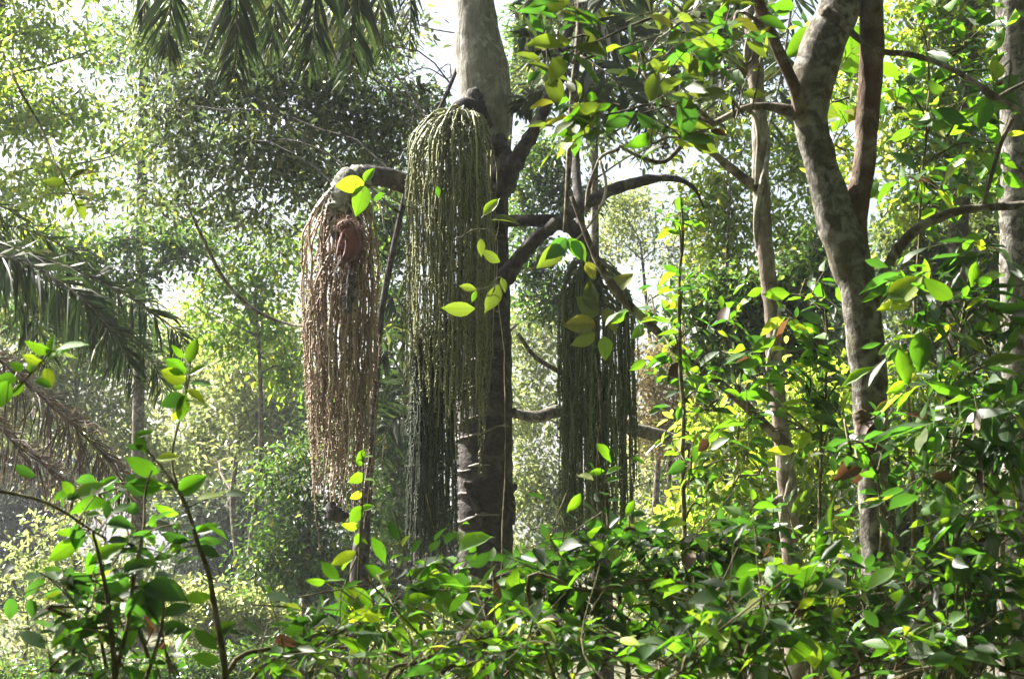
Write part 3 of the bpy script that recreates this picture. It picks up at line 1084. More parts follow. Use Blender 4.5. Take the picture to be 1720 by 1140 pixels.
b_['label'] = 'pale mottled bract at the bend of the stalk'
# dark knot at the foot of the brown cluster
stub([(556, 842, 10, 15.1), (560, 858, 26, 15.1), (572, 866, 24, 15.1), (586, 862, 8, 15.1)], name='withered_tip', bump=0.3, bf=30)

# ------------------------------------------------------------------ squirrel on the brown cluster
SY = 14.84
sq = thing('squirrel', 'reddish brown furry squirrel clinging high on the brown fruit cluster', 'squirrel', P(590, 400, SY))
jt = [(593, 428, 12, 0.0), (597, 408, 16, 0.0), (594, 388, 14.5, 0.0), (586, 378, 9.5, -.01), (578, 375, 9.5, -.02), (570, 379, 5.5, -.03), (566, 381, 3.2, -.03),
      (578, 392, 6, -.05), (571, 410, 4.4, -.07), (568, 424, 3.4, -.07), (566, 431, 3.6, -.07),
      (583, 396, 6, .05), (575, 412, 4.2, .07), (570, 420, 3.2, .07),
      (582, 432, 8, -.06), (574, 440, 4.2, -.07), (568, 447, 3.4, -.07),
      (592, 440, 5.5, .02), (590, 456, 6.5, .02), (588, 478, 7, .01), (586, 500, 6, .0), (585, 518, 3, .0)]
ed = [(0, 1), (1, 2), (2, 3), (3, 4), (4, 5), (5, 6), (2, 7), (7, 8), (8, 9), (9, 10), (2, 11), (11, 12), (12, 13), (0, 14), (14, 15), (15, 16), (0, 17), (17, 18), (18, 19), (19, 20), (20, 21)]
me = bpy.data.meshes.new('body')
so = np.array(sq['_o'])
jp = [P(a, b_, SY + dy) for (a, b_, r_, dy) in jt]
me.from_pydata([tuple(q - so) for q in jp], ed, [])
body = link('body', me, sq)
me.skin_vertices or None
sk = body.modifiers.new('skin', 'SKIN')
kx = m_per_px(SY)
for i, (a, b_, r_, dy) in enumerate(jt):
    me.skin_vertices[0].data[i].radius = (r_ * kx, r_ * kx)
    me.skin_vertices[0].data[i].use_root = (i == 0)
sk.use_smooth_shade = True
sb = body.modifiers.new('sub', 'SUBSURF')
sb.levels = sb.render_levels = 2
m, t, out = new_mat('squirrel_fur')
tcn = N(t, 'ShaderNodeTexCoord')
sp = N(t, 'ShaderNodeSeparateXYZ')
t.links.new(tcn.outputs['Object'], sp.inputs[0])
nz = N(t, 'ShaderNodeTexNoise')
nz.inputs['Scale'].default_value = 60
nz.inputs['Detail'].default_value = 4
t.links.new(tcn.outputs['Object'], nz.inputs['Vector'])
ma = N(t, 'ShaderNodeMath', operation='MULTIPLY_ADD')
ma.inputs[1].default_value = 0.12
t.links.new(nz.outputs['Fac'], ma.inputs[0])
t.links.new(sp.outputs['Z'], ma.inputs[2])
mr = N(t, 'ShaderNodeMapRange')
mr.inputs['From Min'].default_value = -0.42
mr.inputs['From Max'].default_value = 0.26
t.links.new(ma.outputs[0], mr.inputs['Value'])
rp = N(t, 'ShaderNodeValToRGB')
e = rp.color_ramp.elements
e[0].position, e[0].color = 0.25, (0.022, 0.014, 0.012, 1)
e[1].position, e[1].color = 0.62, (0.13, 0.018, 0.009, 1)
k_ = e.new(0.95)
k_.color = (0.16, 0.06, 0.025, 1)
t.links.new(mr.outputs[0], rp.inputs[0])
pb = N(t, 'ShaderNodeBsdfPrincipled')
pb.inputs['Roughness'].default_value = 0.8
pb.inputs['Sheen Weight'].default_value = 0.4
t.links.new(rp.outputs[0], pb.inputs['Base Color'])
t.links.new(pb.outputs[0], out.inputs['Surface'])
me.materials.append(m)
M['fur'] = m
# short fur standing off the outline
b = MB()
for i, (a, b_, r_, dy) in enumerate(jt):
    nf = int(80 * r_) if i in (0, 1, 2, 3, 4, 17, 18, 19, 20, 21) else int(14 * r_)
    d = rand_dirs(nf)
    p = jp[i] + d * r_ * kx * 0.86 + (R.normal(size=(nf, 3)) * r_ * kx * 0.2)
    d = norm(d + np.array([0.1, 0, -0.7]))
    l_ = kx * (11.0 if i >= 17 else 7.0) * R.uniform(0.6, 1.3, nf)
    wv = norm(np.cross(d, rand_dirs(nf))) * 0.0013
    v = np.stack([p - wv, p + wv, p + d * l_[:, None]], 1).reshape(-1, 3)
    b.add(v, None, np.arange(nf * 3).reshape(-1, 3))
b.build('fur', M['fur'], sq, kind='stuff')


def ball(c, r, sc3=(1, 1, 1)):
    b = MB()
    n, mm = 8, 10
    v, q = [], []
    for i in range(n + 1):
        for j in range(mm):
            th, ph = math.pi * i / n, 2 * math.pi * j / mm
            v.append(np.array(c) + r * np.array([math.sin(th) * math.cos(ph) * sc3[0], math.sin(th) * math.sin(ph) * sc3[1], math.cos(th) * sc3[2]]))
    for i in range(n):
        for j in range(mm):
            q.append([i * mm + j, (i + 1) * mm + j, (i + 1) * mm + (j + 1) % mm, i * mm + (j + 1) % mm])
    b.add(v, q)
    return b
m, t, out = new_mat('eye_black')
pb = N(t, 'ShaderNodeBsdfPrincipled')
pb.inputs['Base Color'].default_value = (0.01, 0.008, 0.006, 1)
pb.inputs['Roughness'].default_value = 0.15
t.links.new(pb.outputs[0], out.inputs['Surface'])
M['eye'] = m
ball(P(575, 373, SY - 0.062), 1.6 * kx).build('eye', M['eye'], sq)
ball(P(584, 365.5, SY - 0.045), 3.2 * kx, (0.8, 0.5, 1.3)).build('ear', M['fur'], sq)
ball(P(586, 366, SY + 0.03), 3.2 * kx, (0.8, 0.5, 1.3)).build('ear', M['fur'], sq)

# ------------------------------------------------------------------ the forked tree on the right
TY = 9.0
ft = Plant('forked_tree', 'mottled grey brown tree that forks into two stems high on the right', 'tree', gbase(1478, TY), mat='leaf_mature', bark='branch')
p, r = pxpath([(1420, -120, 66, TY), (1412, 0, 66, TY), (1392, 55, 70, TY), (1372, 110, 74, TY), (1361, 165, 64, TY), (1364, 215, 56, TY), (1374, 260, 54, TY), (1386, 303, 58, TY), (1400, 350, 66, TY), (1416, 406, 70, TY), (1440, 478, 64, TY),
               (1450, 550, 61, TY), (1458, 622, 61, TY), (1463, 690, 58, TY), (1466, 760, 58, TY), (1468, 830, 52, TY), (1470, 900, 48, TY), (1474, 1000, 54, TY), (1476, 1200, 62, TY), (1478, 1600, 80, TY)])
b = MB()
tube(b, p, r, 20, bump=0.11, bfreq=7, resample=130)
b.build('trunk', M['tree_bark'], ft.root)


def limb(path, mat='tree_bark', root=None, seg=10, bump=0.12, bf=9, n=40, name='limb'):
    p, r = pxpath(path)
    b = MB()
    tube(b, p, r, seg, bump=bump, bfreq=bf, resample=n)
    return b.build(name, M[mat], root or ft.root)
limb([(1464, -120, 42, TY + .05), (1464, 0, 41, TY + .05), (1464, 100, 39, TY + .05), (1457, 200, 38, TY + .05), (1452, 280, 37, TY + .04), (1442, 330, 38, TY + .03), (1437, 390, 40, TY + .02), (1444, 460, 40, TY), (1452, 540, 36, TY)],
     'tree_bark_brown', seg=16, n=80)
limb([(1358, 200, 26, TY), (1322, 186, 22, TY - .02), (1288, 179, 14, TY - .04), (1255, 181, 12, TY - .06), (1222, 196, 11, TY - .1), (1185, 216, 10, TY - .12), (1150, 240, 9, TY - .15), (1115, 272, 8, TY - .18),
      (1072, 262, 7, TY - .2), (1040, 244, 5, TY - .2)], 'branch')
limb([(1348, 190, 26, TY - .04), (1336, 150, 22, TY - .08), (1316, 105, 20, TY - .12), (1292, 50, 20, TY - .15), (1272, 0, 20, TY - .2), (1240, -80, 18, TY - .2)], 'tree_bark_brown')
limb([(1470, 500, 22, TY - .02), (1484, 462, 18, TY - .05), (1508, 418, 17, TY - .08), (1545, 382, 17, TY - .1), (1590, 360, 16, TY - .12), (1640, 350, 14, TY - .15), (1720, 344, 13, TY - .2), (1800, 330, 12, TY - .25)], 'branch')
limb([(1386, 20, 26, TY - .06), (1412, 34, 16, TY - .1), (1438, 62, 12, TY - .12), (1478, 86, 11, TY - .14), (1530, 92, 10, TY - .15), (1590, 112, 10, TY - .15), (1640, 140, 9, TY - .2), (1690, 172, 8, TY - .2), (1760, 210, 7, TY - .2)], 'branch')
limb([(1640, 140, 7, TY - .2), (1668, 165, 8, TY - .2), (1700, 150, 6, TY - .22), (1760, 120, 5, TY - .22)], 'branch')
limb([(1700, 200, 8, TY - .2), (1680, 245, 7, TY - .22), (1664, 300, 7, TY - .2), (1650, 350, 7, TY - .15)], 'branch')
limb([(1255, 186, 8, TY - .06), (1268, 196, 7, TY - .05), (1274, 230, 7, TY - .05), (1272, 270, 6, TY - .05), (1270, 310, 5, TY)], 'vine')
# broken bark pockets and dead leaves caught on the trunk
limb([(1440, 690, 16, TY - .12), (1452, 712, 30, TY - .12), (1462, 750, 26, TY - .12), (1460, 790, 10, TY - .1)], 'tree_bark_brown', bump=0.35, bf=20, name='bark_scar')
for (bx, by, tx, ty) in ((1470, 705, 1440, 745), (1455, 770, 1402, 812), (1450, 790, 1432, 815), (1470, 690, 1500, 672)):
    hero(ft.root, (bx, by), (tx, ty), TY - .18, 'dead_leaf', roll=R.uniform(-1, 1))
ft.heroes = 4
# its hanging leafy twigs at the top, olive and out of the sun
for (px, py, rx, ry, Y, n) in ((960, 60, 90, 70, 7.6, 8), (1080, 60, 90, 70, 7.8, 8), (1190, 60, 90, 70, 8.0, 8), (1010, 190, 90, 45, 7.9, 7), (1120, 190, 70, 60, 8.0, 6), (1230, 110, 60, 90, 8.2, 6)):
    ft.blob(px, py, rx, ry, Y, n, 0.125, twl=0.26, nl=5, up=-0.1)
    ex, ey = (1292, 50) if py < 150 else (1200, 208)
    limb([(ex, ey, 8, 8.85), ((ex + px) / 2, (ey + py) / 2 - 25 + R.uniform(-15, 15), 6, (8.8 + Y) / 2), (px + 30, py + R.uniform(-20, 20), 4, Y), (px - 50, py + R.uniform(-10, 40), 2.5, Y)], 'branch', n=24, seg=6)
for (px, py, rx, ry, n) in ((1350, 30, 50, 40, 2), (1425, 110, 20, 80, 2), (1420, 220, 20, 50, 2)):
    ft.blob(px, py, rx, ry, TY + .4, n, 0.14, twl=0.2, nl=4)
ft.hero((1065, 188), (1010, 212), 7.9, 'leaf_deep', 'ellip', 0.9)
ft.hero((1035, 180), (1020, 232), 8.0, 'leaf_mature', 'ellip', 0.6)
ft.hero((985, 180), (925, 222), 7.9, 'leaf_mature', 'broad', 0.9)
ft.hero((1070, 190), (1106, 222), 8.0, 'leaf_deep', 'ellip', -0.8)
ft.hero((1150, 165), (1140, 232), 7.9, 'leaf_deep', 'broad', 0.5)
ft.hero((1275, 30), (1325, 48), 8.3, 'leaf_mature', 'ellip', 0.4)
ft.hero((1430, 40), (1432, 132), 9.5, 'leaf_fresh', 'broad', 0.2)
ft.hero((1385, 55), (1322, 102), 9.6, 'leaf_fresh', 'broad', 0.0)
ft.hero((1420, 165), (1402, 222), 9.5, 'leaf_fresh', 'broad', 0.3)
ft.finish(['leaf_olive', 'leaf_olive', 'leaf_mature', 'leaf_deep'])

# ------------------------------------------------------------------ slender vine-wrapped tree
SY2 = 12.5
st = Plant('slender_tree', 'thin pale trunk wrapped by a twisting vine, left of the forked tree', 'tree', gbase(1336, SY2), mat='leaf_mature')
pp = [(1256, -120, 26, SY2), (1262, 0, 26, SY2), (1266, 90, 26, SY2), (1276, 200, 26, SY2), (1278, 310, 28, SY2), (1286, 430, 28, SY2), (1296, 520, 27, SY2), (1302, 620, 26, SY2), (1312, 720, 28, SY2), (1322, 820, 32, SY2), (1328, 920, 32, SY2),
      (1334, 1020, 34, SY2), (1336, 1160, 36, SY2), (1336, 1480, 42, SY2)]
limb(pp, 'pale_bark', st.root, 12, 0.16, 9, 90, 'trunk')
vp = []
base_ = smooth_path(np.array(pp), 60)
for i, q in enumerate(base_[4:50]):
    a = i * 0.55
    vp.append((q[0] + 13 * math.cos(a), q[1], 9, SY2 - 0.05 * math.sin(a) - 0.02))
limb(vp, 'vine', st.root, 7, 0.15, 12, 140, 'vine_stem')
limb([(1276, 318, 20, SY2), (1250, 300, 17, SY2 - .1), (1222, 278, 15, SY2 - .15), (1195, 255, 13, SY2 - .2), (1165, 235, 11, SY2 - .25), (1120, 180, 9, SY2 - .3), (1080, 120, 7, SY2 - .3)], 'branch', st.root)
limb([(1318, 745, 22, SY2 - .03), (1290, 718, 17, SY2 - .1), (1250, 678, 17, SY2 - .2), (1205, 640, 16, SY2 - .3), (1150, 600, 14, SY2 - .4), (1095, 548, 14, SY2 - .5), (1050, 505, 15, SY2 - .55), (1010, 450, 13, SY2 - .6), (985, 395, 10, SY2 - .6), (960, 330, 7, SY2 - .6)],
     'branch', st.root, n=60)
limb([(1322, 830, 14, SY2), (1290, 850, 9, SY2 - .1), (1240, 900, 8, SY2 - .2), (1190, 930, 7, SY2 - .3)], 'branch', st.root)
for (px, py, rx, ry, n) in ((1150, 560, 60, 40, 4), (1100, 500, 40, 40, 3), (1180, 640, 40, 40, 3), (1240, 560, 50, 50, 4), (1130, 660, 30, 60, 3)):
    st.blob(px, py, rx, ry, SY2 - .4, n, 0.14, twl=0.3, nl=5)
st.finish(['leaf_mature', 'leaf_mature', 'leaf_deep', 'leaf_fresh'])

# ------------------------------------------------------------------ other trunks
rt = thing('forest_tree', 'thick brown trunk with sunlit flakes at the far right edge', 'tree', gbase(1712, 13))
limb([(1700, -120, 56, 13), (1704, 50, 56, 13), (1708, 200, 54, 13), (1708, 380, 56, 13), (1712, 560, 60, 13), (1716, 700, 64, 13), (1712, 900, 70, 13), (1712, 1430, 90, 13)], 'tree_bark', rt, 16, 0.12, 5, 70, 'trunk')
t3 = thing('forest_tree', 'crooked pale branching trunk between the palm and the right fruit curtain', 'tree', gbase(1010, 21))
limb([(850, 690, 14, 20.5), (900, 700, 20, 20.6), (940, 690, 22, 20.7), (1000, 700, 22, 20.8), (1060, 720, 22, 20.9), (1120, 735, 22, 21), (1180, 770, 20, 21), (1230, 840, 22, 21), (1240, 960, 24, 21), (1240, 1240, 30, 21)], 'tree_bark', t3, 10, 0.12, 4, 60, 'trunk')
limb([(1000, 705, 12, 20.8), (960, 640, 10, 20.6), (900, 600, 8, 20.4), (870, 560, 6, 20.2)], 'branch', t3)
t5 = thing('liana', 'thin dark liana looping down through the bright leaves left of the brown cluster', 'vine', gbase(200, 22))
limb([(260, 120, 4, 22), (300, 300, 5, 22), (350, 420, 6, 22), (385, 480, 6, 22), (430, 522, 6, 22), (490, 545, 5, 22), (560, 548, 5, 21)], 'branch', t5, 6, 0.05, 4, 50, 'stem')
t6 = thing('hanging_vine', 'straight dark vine hanging from the canopy right of the palm', 'vine', P(965, 60, 14.2))
limb([(975, -100, 9, 14.2), (972, 60, 10, 14.2), (962, 150, 10, 14.2), (956, 260, 10, 14.2), (952, 340, 8, 14.2), (948, 390, 6, 14.3)], 'branch', t6, 6, 0.1, 5, 40, 'stem')
t7 = thing('hanging_vine', 'pair of bare curling vines draped over the dark flower stalk', 'vine', P(1010, 280, 14.6))
limb([(1040, 250, 6, 14.6), (1012, 262, 6, 14.7), (1000, 285, 6, 14.75), (988, 320, 7, 14.8), (984, 360, 5, 14.8)], 'branch', t7, 6, 0.1, 8, 30, 'stem')
limb([(1008, 270, 5, 14.7), (1018, 310, 5, 14.7), (1010, 345, 5, 14.75), (985, 385, 4, 14.8), (960, 410, 3, 14.8)], 'vine', t7, 6, 0.1, 8, 30, 'stem')

# ------------------------------------------------------------------ trees behind, far to near
G1 = 'forest trees behind the palm'
FT = lambda *a, **k: forest_tree('forest_tree', *a, **k)
# distant wall of hazy trees
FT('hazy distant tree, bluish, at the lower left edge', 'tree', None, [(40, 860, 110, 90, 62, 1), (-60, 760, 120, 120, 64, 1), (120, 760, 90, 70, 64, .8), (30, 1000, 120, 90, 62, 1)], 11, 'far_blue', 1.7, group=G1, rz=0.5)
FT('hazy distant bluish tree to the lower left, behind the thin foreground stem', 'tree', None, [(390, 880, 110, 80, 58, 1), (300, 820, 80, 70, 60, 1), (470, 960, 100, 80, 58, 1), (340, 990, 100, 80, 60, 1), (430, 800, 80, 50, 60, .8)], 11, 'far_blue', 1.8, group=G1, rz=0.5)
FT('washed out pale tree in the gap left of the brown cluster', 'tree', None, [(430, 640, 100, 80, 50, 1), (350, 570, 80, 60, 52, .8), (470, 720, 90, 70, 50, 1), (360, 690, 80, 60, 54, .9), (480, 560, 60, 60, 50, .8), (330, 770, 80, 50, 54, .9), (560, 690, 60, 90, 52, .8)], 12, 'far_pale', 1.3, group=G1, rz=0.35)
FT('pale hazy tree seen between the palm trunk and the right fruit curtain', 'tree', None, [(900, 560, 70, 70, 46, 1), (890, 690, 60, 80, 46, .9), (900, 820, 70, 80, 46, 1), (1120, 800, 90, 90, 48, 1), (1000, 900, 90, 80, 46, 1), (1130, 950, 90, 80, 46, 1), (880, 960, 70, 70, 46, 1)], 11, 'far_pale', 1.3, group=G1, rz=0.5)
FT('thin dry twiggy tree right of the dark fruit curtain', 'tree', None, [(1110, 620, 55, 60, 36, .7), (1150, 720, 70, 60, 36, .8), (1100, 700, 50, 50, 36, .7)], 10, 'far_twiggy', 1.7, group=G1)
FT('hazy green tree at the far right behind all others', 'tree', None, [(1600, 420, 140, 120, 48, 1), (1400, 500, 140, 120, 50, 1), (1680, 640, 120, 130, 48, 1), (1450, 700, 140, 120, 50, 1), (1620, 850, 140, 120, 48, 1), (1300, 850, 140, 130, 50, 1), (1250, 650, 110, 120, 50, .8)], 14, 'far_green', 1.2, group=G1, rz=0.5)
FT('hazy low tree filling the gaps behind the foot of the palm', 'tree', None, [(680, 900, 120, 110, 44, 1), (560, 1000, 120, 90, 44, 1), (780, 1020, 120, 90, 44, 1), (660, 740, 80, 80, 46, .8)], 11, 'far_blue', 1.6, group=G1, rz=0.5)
FT('loose pale tree against the white sky right of the dark stalk', 'tree', None, [(1060, 390, 60, 50, 40, .45), (1130, 420, 60, 60, 40, .4), (1010, 420, 40, 50, 40, .5), (1180, 480, 60, 60, 40, .5), (1040, 340, 50, 35, 40, .8)], 9, 'far_pale', 1.3, group=G1)
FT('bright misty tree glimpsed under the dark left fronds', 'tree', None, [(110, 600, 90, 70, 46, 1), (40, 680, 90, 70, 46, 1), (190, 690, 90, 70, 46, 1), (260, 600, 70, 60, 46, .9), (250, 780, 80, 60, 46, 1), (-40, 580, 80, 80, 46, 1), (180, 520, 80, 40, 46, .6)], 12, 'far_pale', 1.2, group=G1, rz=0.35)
FT('tall green tree standing further back in the upper left', 'tree', [(250, -160, 12, 38), (240, 200, 16, 38), (235, 500, 18, 38), (230, 900, 22, 38), (230, 1160, 26, 38)],
   [(230, 80, 100, 80, 38, .7), (330, 200, 100, 80, 38, .8), (450, 80, 120, 90, 38, .8), (600, 120, 100, 90, 38, .8), (520, 280, 120, 80, 38, .8), (240, 300, 80, 60, 38, .6), (660, 300, 60, 90, 38, .8), (380, 380, 100, 50, 38, .7), (700, 200, 40, 60, 38, .6)], 12, 'far_green', 0.85, group=G1)
# left
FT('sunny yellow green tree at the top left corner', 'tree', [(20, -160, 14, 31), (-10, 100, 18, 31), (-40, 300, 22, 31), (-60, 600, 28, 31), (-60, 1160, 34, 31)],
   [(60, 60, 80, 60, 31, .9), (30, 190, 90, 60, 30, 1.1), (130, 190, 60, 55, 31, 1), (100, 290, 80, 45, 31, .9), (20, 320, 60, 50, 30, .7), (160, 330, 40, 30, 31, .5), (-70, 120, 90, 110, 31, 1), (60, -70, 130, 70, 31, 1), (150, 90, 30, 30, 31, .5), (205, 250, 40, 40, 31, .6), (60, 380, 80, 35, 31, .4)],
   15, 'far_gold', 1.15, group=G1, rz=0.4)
FT('dusky shaded tree filling the upper left, its thin dark trunk behind the brown cluster', 'tree', [(820, -200, 5, 20.5), (800, 20, 6, 20), (745, 170, 7, 19.5), (690, 290, 9, 19), (665, 400, 10, 19), (648, 480, 11, 19), (636, 560, 12, 19), (630, 660, 13, 19), (622, 760, 15, 19), (614, 850, 20, 19), (606, 930, 30, 19), (602, 1010, 32, 19), (604, 1300, 36, 19)],
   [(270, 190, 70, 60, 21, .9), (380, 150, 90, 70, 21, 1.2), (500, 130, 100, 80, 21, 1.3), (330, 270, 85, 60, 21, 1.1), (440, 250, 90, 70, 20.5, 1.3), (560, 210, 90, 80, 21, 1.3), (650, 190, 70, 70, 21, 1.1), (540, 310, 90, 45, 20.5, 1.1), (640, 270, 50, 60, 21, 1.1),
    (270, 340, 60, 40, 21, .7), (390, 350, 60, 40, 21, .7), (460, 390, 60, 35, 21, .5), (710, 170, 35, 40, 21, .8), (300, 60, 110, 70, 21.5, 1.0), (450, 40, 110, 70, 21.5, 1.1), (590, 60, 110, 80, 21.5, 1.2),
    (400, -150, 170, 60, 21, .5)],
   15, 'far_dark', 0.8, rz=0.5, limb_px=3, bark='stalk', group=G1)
FT('half shaded tree with bluish green leaves at the left edge behind the low fronds', 'tree', [(-40, 380, 20, 34), (-60, 700, 26, 34), (-60, 1140, 34, 34)],
   [(40, 420, 70, 40, 34, .8), (140, 420, 70, 45, 34, .8), (240, 400, 60, 40, 34, .7), (220, 470, 60, 40, 34, .6), (310, 420, 50, 40, 34, .7), (60, 520, 80, 50, 34, .8), (180, 560, 90, 60, 34, .8)], 12, 'far_green', 1.8, group=G1)
FT('pale sunny tree left of the brown cluster and under the dusky shaded tree', 'tree', None, [(380, 460, 70, 45, 38, .8), (450, 480, 60, 60, 38, .8), (490, 420, 50, 40, 38, .7), (420, 560, 80, 50, 38, .9), (340, 530, 50, 40, 38, .6), (480, 620, 40, 60, 38, .8)], 13, 'far_sunny', 1.1, group=G1, rz=0.35)
FT('deep green leafy young tree below the brown cluster', 'tree', None, [(480, 790, 60, 50, 26, .9), (540, 740, 40, 60, 26, .8), (500, 880, 70, 60, 26, 1.2), (550, 960, 80, 60, 26, 1.2), (450, 950, 50, 50, 26, 1), (600, 840, 40, 60, 26, .9)], 12, 'far_green', 1.0, group=G1, rz=0.4)
FT('dark leafy tree in the slot between the two left fruit clusters', 'tree', None, [(655, 420, 35, 60, 27, 1), (660, 540, 35, 60, 27, .9), (650, 660, 40, 60, 27, 1), (665, 780, 40, 60, 27, 1), (650, 350, 40, 40, 27, .9), (690, 880, 50, 50, 27, .9)], 12, 'far_green', 2.0, group=G1)
# right
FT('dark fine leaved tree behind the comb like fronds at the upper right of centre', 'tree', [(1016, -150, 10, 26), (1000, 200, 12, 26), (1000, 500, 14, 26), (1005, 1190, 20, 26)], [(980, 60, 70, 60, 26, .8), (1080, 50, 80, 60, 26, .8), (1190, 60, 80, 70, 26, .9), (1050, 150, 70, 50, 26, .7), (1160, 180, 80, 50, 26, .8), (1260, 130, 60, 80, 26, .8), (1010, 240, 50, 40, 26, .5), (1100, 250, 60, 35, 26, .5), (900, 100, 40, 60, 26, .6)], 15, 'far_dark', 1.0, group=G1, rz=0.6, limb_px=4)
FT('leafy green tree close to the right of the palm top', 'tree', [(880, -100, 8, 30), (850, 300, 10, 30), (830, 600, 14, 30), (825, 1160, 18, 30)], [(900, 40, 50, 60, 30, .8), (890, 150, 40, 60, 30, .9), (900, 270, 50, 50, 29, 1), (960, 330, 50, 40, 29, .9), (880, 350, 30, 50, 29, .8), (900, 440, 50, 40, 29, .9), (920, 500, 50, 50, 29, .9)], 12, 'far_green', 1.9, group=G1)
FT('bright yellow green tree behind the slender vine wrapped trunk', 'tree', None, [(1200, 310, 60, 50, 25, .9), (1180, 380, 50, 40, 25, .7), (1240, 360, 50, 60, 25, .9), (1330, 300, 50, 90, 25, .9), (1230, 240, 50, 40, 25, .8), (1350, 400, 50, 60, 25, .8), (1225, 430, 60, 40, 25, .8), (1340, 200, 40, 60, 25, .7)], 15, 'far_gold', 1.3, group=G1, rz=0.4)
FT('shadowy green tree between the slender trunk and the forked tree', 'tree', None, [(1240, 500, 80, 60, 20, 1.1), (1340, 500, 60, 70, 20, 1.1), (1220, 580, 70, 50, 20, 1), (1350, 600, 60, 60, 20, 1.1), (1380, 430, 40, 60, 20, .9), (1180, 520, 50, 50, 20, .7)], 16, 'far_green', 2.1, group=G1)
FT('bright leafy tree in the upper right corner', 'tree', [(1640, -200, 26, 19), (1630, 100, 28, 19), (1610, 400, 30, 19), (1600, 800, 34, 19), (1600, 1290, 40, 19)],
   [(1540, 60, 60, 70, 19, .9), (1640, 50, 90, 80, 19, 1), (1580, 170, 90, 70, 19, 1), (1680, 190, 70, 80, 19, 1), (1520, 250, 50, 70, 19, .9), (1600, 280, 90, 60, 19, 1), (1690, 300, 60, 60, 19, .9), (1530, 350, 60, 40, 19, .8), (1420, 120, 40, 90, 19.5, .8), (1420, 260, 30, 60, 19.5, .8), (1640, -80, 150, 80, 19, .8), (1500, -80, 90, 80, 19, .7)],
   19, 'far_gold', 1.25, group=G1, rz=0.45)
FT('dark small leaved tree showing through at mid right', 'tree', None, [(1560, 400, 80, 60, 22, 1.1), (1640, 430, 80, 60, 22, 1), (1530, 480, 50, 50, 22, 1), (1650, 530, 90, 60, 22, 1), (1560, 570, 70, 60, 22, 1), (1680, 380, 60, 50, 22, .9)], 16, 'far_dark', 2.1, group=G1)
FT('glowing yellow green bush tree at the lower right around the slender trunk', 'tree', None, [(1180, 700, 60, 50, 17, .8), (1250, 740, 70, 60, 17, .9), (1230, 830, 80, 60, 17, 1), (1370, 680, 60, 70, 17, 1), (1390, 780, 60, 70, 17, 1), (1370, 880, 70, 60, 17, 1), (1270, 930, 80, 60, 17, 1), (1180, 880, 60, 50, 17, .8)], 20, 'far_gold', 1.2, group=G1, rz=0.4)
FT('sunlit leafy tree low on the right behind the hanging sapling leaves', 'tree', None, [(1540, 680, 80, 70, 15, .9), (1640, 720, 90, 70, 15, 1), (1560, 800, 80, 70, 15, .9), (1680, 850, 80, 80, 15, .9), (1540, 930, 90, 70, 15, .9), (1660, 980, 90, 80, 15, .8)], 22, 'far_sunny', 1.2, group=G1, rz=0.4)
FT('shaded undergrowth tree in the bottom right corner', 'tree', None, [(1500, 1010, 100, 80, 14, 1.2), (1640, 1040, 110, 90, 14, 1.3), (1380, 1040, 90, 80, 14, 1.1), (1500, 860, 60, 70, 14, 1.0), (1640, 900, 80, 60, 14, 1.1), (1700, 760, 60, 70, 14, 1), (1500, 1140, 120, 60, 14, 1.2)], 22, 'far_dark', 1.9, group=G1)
# pale low bushes, lower left
G2 = 'pale sunlit bushes in the clearing'
FB = lambda *a, **k: forest_tree('bush', *a, **k)
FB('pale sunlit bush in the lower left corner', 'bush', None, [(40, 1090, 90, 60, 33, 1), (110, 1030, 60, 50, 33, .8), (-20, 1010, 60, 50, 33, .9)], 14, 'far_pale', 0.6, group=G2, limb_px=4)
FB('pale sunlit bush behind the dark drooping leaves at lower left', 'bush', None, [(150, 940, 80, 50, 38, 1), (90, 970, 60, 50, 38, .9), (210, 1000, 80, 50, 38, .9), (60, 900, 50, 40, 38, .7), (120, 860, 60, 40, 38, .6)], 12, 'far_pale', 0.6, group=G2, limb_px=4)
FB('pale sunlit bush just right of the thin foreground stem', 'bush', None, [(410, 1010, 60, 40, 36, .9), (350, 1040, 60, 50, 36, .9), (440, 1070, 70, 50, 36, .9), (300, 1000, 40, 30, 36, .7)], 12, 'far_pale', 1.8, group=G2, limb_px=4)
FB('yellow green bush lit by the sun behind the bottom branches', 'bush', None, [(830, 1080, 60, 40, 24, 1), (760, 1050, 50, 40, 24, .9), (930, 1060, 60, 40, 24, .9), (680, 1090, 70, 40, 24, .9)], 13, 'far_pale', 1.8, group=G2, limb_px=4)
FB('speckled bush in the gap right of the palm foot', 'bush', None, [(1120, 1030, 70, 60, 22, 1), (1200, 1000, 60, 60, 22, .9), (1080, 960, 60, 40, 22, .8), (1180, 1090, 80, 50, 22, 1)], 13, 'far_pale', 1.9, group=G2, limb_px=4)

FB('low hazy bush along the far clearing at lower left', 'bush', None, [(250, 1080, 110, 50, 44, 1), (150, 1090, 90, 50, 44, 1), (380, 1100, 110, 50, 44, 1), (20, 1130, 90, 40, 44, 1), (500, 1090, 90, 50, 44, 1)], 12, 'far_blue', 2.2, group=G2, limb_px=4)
FB('low leafy bush at the bottom edge left of the palm foot', 'bush', None, [(520, 1110, 80, 50, 28, 1), (420, 1130, 80, 40, 28, 1), (600, 1090, 70, 50, 28, 1), (300, 1140, 80, 40, 28, 1), (180, 1140, 80, 40, 28, .9), (60, 1150, 110, 40, 28, .9), (-60, 1140, 80, 50, 28, .9)], 13, 'far_green', 2.0, group=G2, limb_px=4)

